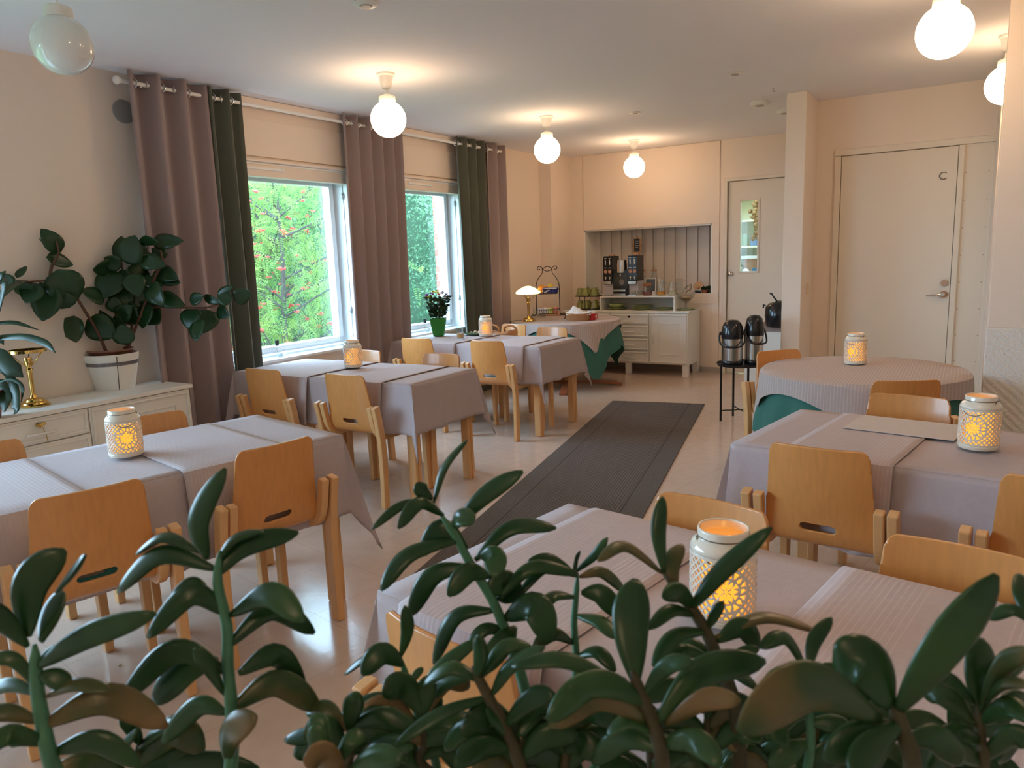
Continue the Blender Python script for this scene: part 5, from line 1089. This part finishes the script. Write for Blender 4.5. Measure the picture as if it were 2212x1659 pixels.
q.build('carved_frame', mat('kraft_wood', (.42, .22, .10), .7), hs, bevel=.003); MB().tube([(0, 0, .10), (0, 0, 1.69-hs.location.z)], .0025, 6).build('string', BARK, hs)
q = MB()
for k in range(5): q.box((0, -.0068, .05-k*.024), (.045-.008*(k % 2), .001, .006))
q.build('chalk_writing', mat('chalk', (.35, .33, .32), .8), hs)

# ================================================================ BUFFET TABLE THINGS
bz = .7295
p = onz(1183, 692, bz); fs = thing('fruit_stand', 'black two-tier wire stand with scrolled top on the buffet', 'fruit stand', (p.x, p.y+.02, bz)); H = .50
fs.rotation_euler = (0, 0, YAW*.9)
def T_(pts, nm, r=.0042): return MB().tube(smoothpath(pts, 30), r, 7).build(nm, BLACKM, fs, smooth=True)
for sx in (-1, 1):
    for yy in (-.045, .045):
        T_([(sx*.165, yy*1.4, .012), (sx*.185, yy*1.6, .03), (sx*.175, yy*1.5, .06), (sx*.135, yy, .06), (sx*.125, yy, .10), (sx*.125, yy, .28), (sx*.122, yy, .38), (sx*.095, yy*.5, .45), (sx*.055, yy*.2, .50), (sx*.05, 0, .535)], 'upright')
    T_([(sx*.05, 0, .53), (sx*.055, 0, .56), (sx*.085, 0, .575), (sx*.105, 0, .555), (sx*.09, 0, .535), (sx*.075, 0, .548)], 'scroll')
T_([(-.05, 0, .545), (0, 0, .572), (.05, 0, .545), (0, 0, .522), (-.05, 0, .545)], 'top_link')
for zt, nm in ((.075, 'lower_basket'), (.285, 'upper_basket')):
    q = MB(); hx, hy = .118, .085
    for z, s in ((zt, .85), (zt+.045, 1)): q.tube([(hx*s, hy*s, z), (-hx*s, hy*s, z), (-hx*s, -hy*s, z), (hx*s, -hy*s, z), (hx*s, hy*s, z)], .0035, 6)
    for k in range(-4, 5): q.tube([(k*.024, -hy, zt+.045), (k*.021, -hy*.85, zt), (k*.021, hy*.85, zt), (k*.024, hy, zt+.045)], .002, 5)
    q.build(nm, BLACKM, fs, smooth=True)
MW = fs.matrix_basis.copy() if False else Matrix.Translation(fs.location) @ Matrix.Rotation(YAW*.9, 4, 'Z')
def on_stand(o, x, y, z, rz=0): v = MW @ Vector((x, y, z)); o.location = v; o.rotation_euler = (0, 0, YAW*.9+rz); return o
ORG = mat('orange_peel', (.85, .32, .03), .5, bump=.2, bscale=150); LEM = mat('lemon_peel', (.90, .62, .05), .5, bump=.2, bscale=150)
on_stand(tag(MB().sphere((0, 0, .0), .042, 20).build('orange', ORG, smooth=True), 'orange at the left of the upper basket', 'fruit'), -.062, .01, .335)
on_stand(tag(MB().sphere((0, 0, .0), .036, 20, 1.0).build('lemon', LEM, smooth=True), 'yellow citrus fruit on top in the upper basket', 'fruit'), .028, .02, .352)
on_stand(tag(MB().sphere((0, 0, .0), .038, 20).build('orange', ORG, smooth=True), 'orange hidden behind the blue packet', 'fruit'), -.01, .035, .328)
bp = on_stand(tag(MB().box((0, 0, 0), (.165, .045, .062)).build('snack_packet', mat('blue_foil', (.012, .018, .20), .25, noise=.5, nscale=20, coat=.4), bevel=.014), 'dark blue foil packet lying in the upper basket', 'packet'), .028, -.045, .322)
MB().add([(-.07, -.0235, -.018), (-.02, -.0235, .012), (.0, -.0235, .004), (-.05, -.0235, -.024)], [(0, 1, 2, 3)]).box((.045, -.0232, .012), (.045, .001, .01)).build('packet_print', mat('print_white', ()), bp)
cols = [((.85, .85, .87), 'white portion cup with a dark motif, leftmost in the lower basket'), ((.88, .86, .80), 'white portion cup beside the leftmost one in the lower basket'), ((.75, .70, .2), 'yellow portion cup in the lower basket'), ((.7, .2, .12), 'red portion packet in the lower basket')]
for k, (c, lb) in enumerate(cols):
    o = on_stand(tag(MB().cyl((0, 0, 0), .026, .06, 18, .031).build('portion_cup', mat('portion_%d' % k, c, .4), bevel=.002), lb, 'cup'), -.082+.054*k, -.02+.015*(k % 2), .077)
    q = MB()
    for a in (-1.9, -1.2): q.sphere((.0285*math.cos(a), .0285*math.sin(a), .035), .008, 8)
    q.build('printed_motif', mat('motif_%d' % k, ((.25, .03, .05), (.05, .05, .25), (.1, .3, .05), (.8, .8, .8))[k], .5), o)
    MB().cyl((0, 0, .06), .032, .003, 18).build('foil_lid', mat('foil_lid', (.75, .35, .28), .3), o)
# breadboard behind, bread basket, jam
p = onz(1180, 684, bz); tr = tag(MB().box((0, 0, .008), (.34, .20, .016)).build('wooden_tray', mat('tray_wood', (.45, .20, .08), .45, noise=.3, nscale=8, stretch=(2, 30, 2)), bevel=.004), 'brown wooden board behind the fruit stand', 'tray'); tr.location = (p.x-.02, p.y+.20, bz); tr.rotation_euler = (0, 0, .3)
p = onz(1243, 694, bz); bk = thing('bread_basket', 'wicker bread basket with a white cloth on the buffet', 'basket', (p.x-.01, p.y+.09, bz), YAW*.9)
q = MB(); n = 44
for i in range(n):
    a = 2*PI*i/n; e = 3.2
    cx_ = math.copysign(abs(math.cos(a))**(2/e), math.cos(a)); sy_ = math.copysign(abs(math.sin(a))**(2/e), math.sin(a))
    for j in range(9):
        v = j/8; s = .82+.18*v; b_ = .003*math.sin(j*2.2+i*PI); q.v.append((cx_*(.135*s+b_), sy_*(.095*s+b_), .075*v+.018*v*abs(cx_)**3*.8))
for i in range(n):
    i2 = (i+1) % n
    for j in range(8): q.f.append((i*9+j, i2*9+j, i2*9+j+1, i*9+j+1))
q.f.append(tuple(i*9 for i in range(n))[::-1]); q.build('wicker_body', WICK, bk, smooth='auto', solid=.006)
q = MB(); n = 26; random.seed(3)
for i in range(n+1):
    for j in range(n+1):
        u = -1+2*i/n; v = -1+2*j/n; h_ = .060+.062*math.exp(-((u+.15)**2*2.2+(v)**2*2))+.030*math.exp(-((u+.35)**2*12+(v+.1)**2*10))+.007*math.sin(u*9+v*6)*math.cos(v*8-u*3)
        q.v.append((u*.128*(1-.0*abs(v)), v*.088, h_-.0*max(abs(u), abs(v))))
for i in range(n):
    for j in range(n): b_ = i*(n+1)+j; q.f.append((b_, b_+n+1, b_+n+2, b_+1))
o = tag(q.build('napkin_cloth', NAPK, smooth=True, solid=.002), 'white cloth heaped in the wicker bread basket', 'cloth'); o.location = bk.location+Vector((0, 0, .008)); o.rotation_euler = bk.rotation_euler
p = onz(1275, 692, bz); jm = thing('jam_mug', 'red enamel mug with white rim and a spoon on the buffet', 'mug', (p.x, p.y+.035, bz))
MB().cyl((0, 0, 0), .042, .072, 26).build('mug_body', MUG, jm, smooth='auto'); MB().open(True, False).lathe([(.043, .070), (.044, .098), (.041, .098), (.039, .085), (.001, .085)], 26).build('white_rim', WHITE, jm, smooth='auto'); MB().tube([(-.01, 0, .08), (.012, .0, .135), (.022, .0, .20)], [.004, .004, .007], 6).build('spoon', STEEL, jm); MB().tube(smoothpath([(.042, 0, .065), (.066, 0, .06), (.066, 0, .025), (.042, 0, .02)], 14), .004, 6).build('ear', MUG, jm, smooth=True)
p = onz(1147, 690, bz)
for k, (dx, dy, lb) in enumerate(((-.02, .14, 'upturned drinking glass behind the lit lamp, left'), (.05, .18, 'upturned drinking glass behind the lit lamp, right'), (.01, .24, 'rear drinking glass behind the lit lamp'))):
    o = tag(MB().open(False, True).lathe([(.036, 0), (.032, .11), (.031, .115)], 20).build('drinking_glass', GL_, smooth=True), lb, 'glass'); o.location = (p.x+dx, p.y+dy, bz)
p = onz(1290, 668, .75)

# ================================================================ FLOWER POT, JUICE, PLATE, BAG, CANDLE HOLDERS
tz = .7325; p = onz(941, 727, .725)
fl = thing('flower_pot', 'square green pot of mixed chrysanthemums on the farther window table', 'potted plant', (p.x+.005, p.y+.045, .727), .5)
GP = mat('bright_green_pot', (.015, .22, .015), .45)
q = MB(); a_, b_ = .046, .070
q.add([(-a_, -a_, 0), (a_, -a_, 0), (a_, a_, 0), (-a_, a_, 0), (-b_, -b_, .165), (b_, -b_, .165), (b_, b_, .165), (-b_, b_, .165)], [(3, 2, 1, 0), (0, 1, 5, 4), (1, 2, 6, 5), (2, 3, 7, 6), (3, 0, 4, 7), (4, 5, 6, 7)]); q.build('pot', GP, fl, bevel=.006)
q = MB(); random.seed(9)
for _ in range(420): r_ = random.random()**.5; a = random.uniform(0, 2*PI); z = .17+random.random()*.18; rr = (.05+.06*(z-.17)/.18)*r_; quadleaf(q, Vector((rr*math.cos(a), rr*math.sin(a), z)), (rv()+Vector((math.cos(a), math.sin(a), .6))), rv(), .045, .012)
for _ in range(16): a = random.uniform(0, 2*PI); q.tube([(.02*math.cos(a), .02*math.sin(a), .165), (.08*math.cos(a), .08*math.sin(a), .36)], .0022, 5)
q.build('foliage', mat('mum_leaf', (.02, .055, .015), .5, noise=.4, nscale=60), fl)
FC = [('purple_petal', (.32, .06, .38)), ('yellow_petal', (.85, .68, .02)), ('white_petal', (.85, .82, .82)), ('orange_petal', (.70, .30, .03))]
heads = [(-.085, -.01, 0), (-.06, .03, 0), (-.10, .03, 0), (-.02, .05, 1), (-.03, -.02, 1), (.01, .0, 1), (.0, .07, 1), (.05, .03, 0), (.08, .05, 0), (.04, .07, 0), (.06, -.03, 2), (.10, -.01, 2), (.025, -.04, 3), (-.075, -.05, 1), (-.045, -.065, 1), (.11, .04, 0), (.09, .08, 0), (-.05, .075, 0), (.085, -.055, 2)]
for k, (x, y, c) in enumerate(heads):
    q = MB(); z = .405-((x*x+y*y)*4)-(.02 if y < -.03 else 0); random.seed(k)
    for g in range(26): an = 2*PI*g/26+random.uniform(-.1, .1); el = random.uniform(.05, .7); quadleaf(q, Vector((x, y, z)), Vector((math.cos(an)*math.cos(el), math.sin(an)*math.cos(el), math.sin(el))), Vector((0, 0, 1)), .026, .0055)
    q.sphere((x, y, z+.002), .006, 6); q.build('flower_head', mat(FC[c][0], FC[c][1], .6), fl)
p = onz(992, 733, tz); jg = thing('juice_glass', 'small tumbler half full of orange juice', 'glass', (p.x, p.y+.02, .7302)); MB().open(True, False).lathe([(.026, 0), (.029, .004), (.036, .105), (.0345, .105), (.027, .008), (.001, .006)], 24).build('tumbler', GL_, jg, smooth='auto'); MB().cyl((0, 0, .009), .0265, .045, 22, .030).build('orange_juice', mat('orange_juice', ()), jg, smooth='auto')
p = onz(1022, 724, tz); o = tag(MB().lathe([(.001, 0), (.06, 0), (.07, .004), (.118, .016), (.118, .019), (.068, .008), (.001, .006)], 36).build('dinner_plate', mat('dark_green_glaze', (.10, .15, .07), .3, coat=.3), smooth='auto'), 'dark green plate with a crumpled napkin on the flower pot table', 'plate'); o.location = (p.x, p.y+.07, .727)
q = MB(); random.seed(5)
for i in range(13):
    for j in range(13):
        u = -1+i/6; v = -1+j/6; q.v.append((u*.055, v*.045, .012+.022*abs(math.sin(u*3.3+v*2))*(1-.4*u*u)+.01*random.random()))
for i in range(12):
    for j in range(12): b_ = i*13+j; q.f.append((b_, b_+13, b_+14, b_+1))
n_ = tag(q.build('crumpled_napkin', mat('pale_napkin', (.62, .45, .36), .85), smooth=True, solid=.002), 'crumpled pale napkin on the dark green plate', 'napkin'); n_.location = (p.x+.01, p.y+.06, .7275)
chb = chair(-3.66, 5.93, 168, 'birch chair behind the farther window table, carrying the tan bag')
LEA = mat('tan_leather', (.55, .24, .08), .5, noise=.25, nscale=14, bump=.3, bscale=60)
bg_ = thing('shoulder_bag', 'tan slouchy bag on a chair behind the farther window table', 'bag', (-3.66, 5.72, .458), 0)
q = MB(); n = 40
for i in range(n):
    a = 2*PI*i/n
    for j in range(12):
        v = j/11; sx_ = (.19*(1-.10*v)+.012*math.sin(a*5+v*3)); sy_ = (.085*(1-.55*v)+.008*math.sin(a*3+1)); q.v.append((sx_*math.cos(a), sy_*math.sin(a), .295*v+.02*v*math.cos(a*2)+.006*math.sin(a*7)))
for i in range(n):
    i2 = (i+1) % n
    for j in range(11): q.f.append((i*12+j, i2*12+j, i2*12+j+1, i*12+j+1))
q.f.append(tuple(i*12 for i in range(n))[::-1]); q.build('bag_body', LEA, bg_, smooth=True, solid=.004)
for x in (-.06, .13): MB().tube(smoothpath([(x-.06, -.02, .29), (x-.055, -.03, .325), (x, -.03, .345), (x+.06, -.03, .325), (x+.065, -.025, .27), (x+.05, -.05, .18)], 26), .010, 8).build('bag_strap', LEA, bg_, smooth=True)
def holder(px, py, label):
    v = onx(px, py, -4.49); t = thing('candle_holder', label, 'candle holder', (-4.49, v.y, .7225))
    MB().open(True, False).lathe([(.020, 0), (.022, .004), (.035, .012), (.045, .030), (.044, .031), (.032, .014), (.001, .008)], 24).build('glass_dish', glass_mat('holder_glass', (.75, .77, .78), 8) if 'holder_glass' not in MT else MT['holder_glass'], t, smooth='auto')
    MB().tube(smoothpath([(-.03, 0, .012), (-.045, 0, .06), (-.035, 0, .10)], 14), .003, 6).build('wire_stem', STEEL, t, smooth=True)
    MB().open(True, False).lathe([(.010, .085), (.014, .09), (.017, .125), (.015, .125), (.001, .09)], 18, (-.035, 0, 0)).build('cup', BLACKM, t, smooth='auto'); MB().tube([(.03, .0, .028), (.05, .01, .05)], .003, 6).build('small_ear', STEEL, t)
holder(608, 775, 'glass and wire candle holder on the sill of the nearer window'); holder(925, 716, 'glass and wire candle holder on the sill behind the flower pot')

# ================================================================ COFFEE FLASKS
c = Vector((-1.565, 6.12, 0)); st = thing('tray_table', 'small round black metal tray table carrying the flasks', 'side table', c); TZ = .475
MB().open(True, False).lathe([(.188, TZ-.006), (.195, TZ+.014), (.192, TZ+.014), (.186, TZ), (.001, TZ)], 40).build('tray_top', BLACKM, st, smooth='auto'); MB().cyl((0, 0, TZ-.007), .187, .005, 40).build('tray_base', BLACKM, st)
for k in range(4): a = rad(35)+k*PI/2; MB().box((.165*math.cos(a), .165*math.sin(a), TZ/2), (.014, .014, TZ), a).build('leg', BLACKM, st)
for k in range(2): a = rad(35)+k*PI/2; MB().tube([(.165*math.cos(a), .165*math.sin(a), .09), (-.165*math.cos(a), -.165*math.sin(a), .09)], .005, 6).build('cross_bar', BLACKM, st)
def flask(px, y, dx, dy, hgt, R, yaw, label):
    t = thing('vacuum_flask', label, 'flask', (c.x+dx, c.y+dy, TZ+.0005), yaw); b = hgt*.60
    MB().open(True, False).lathe([(R*.97, 0), (R, .008), (R*.99, .035), (R*.95, .04)], 32).build('base_ring', BLACK, t, smooth='auto')
    MB().open(True, True).lathe([(R*.95, .030), (R*.95, b)], 36).build('steel_body', STEEL, t, smooth='auto')
    MB().lathe([(R*.97, b-.006), (R*1.0, b+.01), (R*1.0, b+.045), (R*.97, b+.06), (R*.93, b+.085), (R*.78, hgt-.03), (R*.5, hgt-.006), (.001, hgt)], 36).build('pump_head', BLACK, t, smooth='auto')
    hh = smoothpath([(-R*1.02, 0, b+.035), (-R*1.12, -.01, b+.03), (-R*1.10, -R*.55, b-.03), (-R*.75, -R*1.05, b-.062), (0, -R*1.18, b-.07), (R*.75, -R*1.05, b-.062), (R*1.10, -R*.55, b-.03), (R*1.12, -.01, b+.03), (R*1.02, 0, b+.035)], 44)
    MB().tube(hh, .0075, 8).build('carry_handle', BLACK, t, smooth=True)
    q = MB()
    for s in (-1, 1): q.tube([(s*R*.95, 0, b+.035), (s*R*1.16, 0, b+.035)], .014, 10)
    q.build('handle_pivot', BLACK, t, smooth='auto'); return t
flask(0, 0, -.06, -.05, .372, .088, YAW*.45, 'squat steel and black pump flask at the left of the tray table')
flask(0, 0, .095, .04, .405, .077, YAW*.45+.5, 'taller steel and black pump flask at the right of the tray table')
wc = thing('white_cabinet', 'narrow white cabinet with brown top half hidden by the pillar', 'cabinet', (-1.54, 7.18, 0))
MB().b2(-.20, .20, -.24, .24, .0, .66).build('body', WHITE, wc, bevel=.004); MB().b2(-.205, .215, -.25, .25, .66, .70).build('wood_top', mat('grey_brown_top', (.30, .20, .17), .5, noise=.2, nscale=5), wc, bevel=.003); MB().b2(-.19, .19, -.246, -.240, .03, .64).build('door', WHITE, wc, bevel=.002)
kt = thing('coffee_kettle', 'glossy black kettle with a ladle beside the pillar', 'kettle', (-1.45, 6.98, .7005))
MB().open(True, False).lathe([(.10, 0), (.115, .02), (.125, .10), (.118, .18), (.09, .215), (.05, .225), (.03, .235), (.001, .238)], 36).build('pot_body', BLACK, kt, smooth='auto'); MB().tube([(-.12, 0, .19), (-.14, 0, .20), (-.14, 0, .17)], .008, 8).build('side_grip', BLACK, kt); MB().tube(smoothpath([(-.01, -.02, .225), (-.05, -.03, .28), (-.065, -.03, .305), (-.078, -.03, .30)], 16), .007, 8).build('ladle', BLACK, kt, smooth=True)
# crumb on the floor
o = tag(MB().sphere((0, 0, .004), .007, 8, .5).build('crumb', mat('crumb_beige', (.7, .6, .4), .9), smooth=True), 'tiny pale crumb on the floor under the near left table', 'crumb'); o.location = onz(258, 1438, 0); o.location.z = 0.0
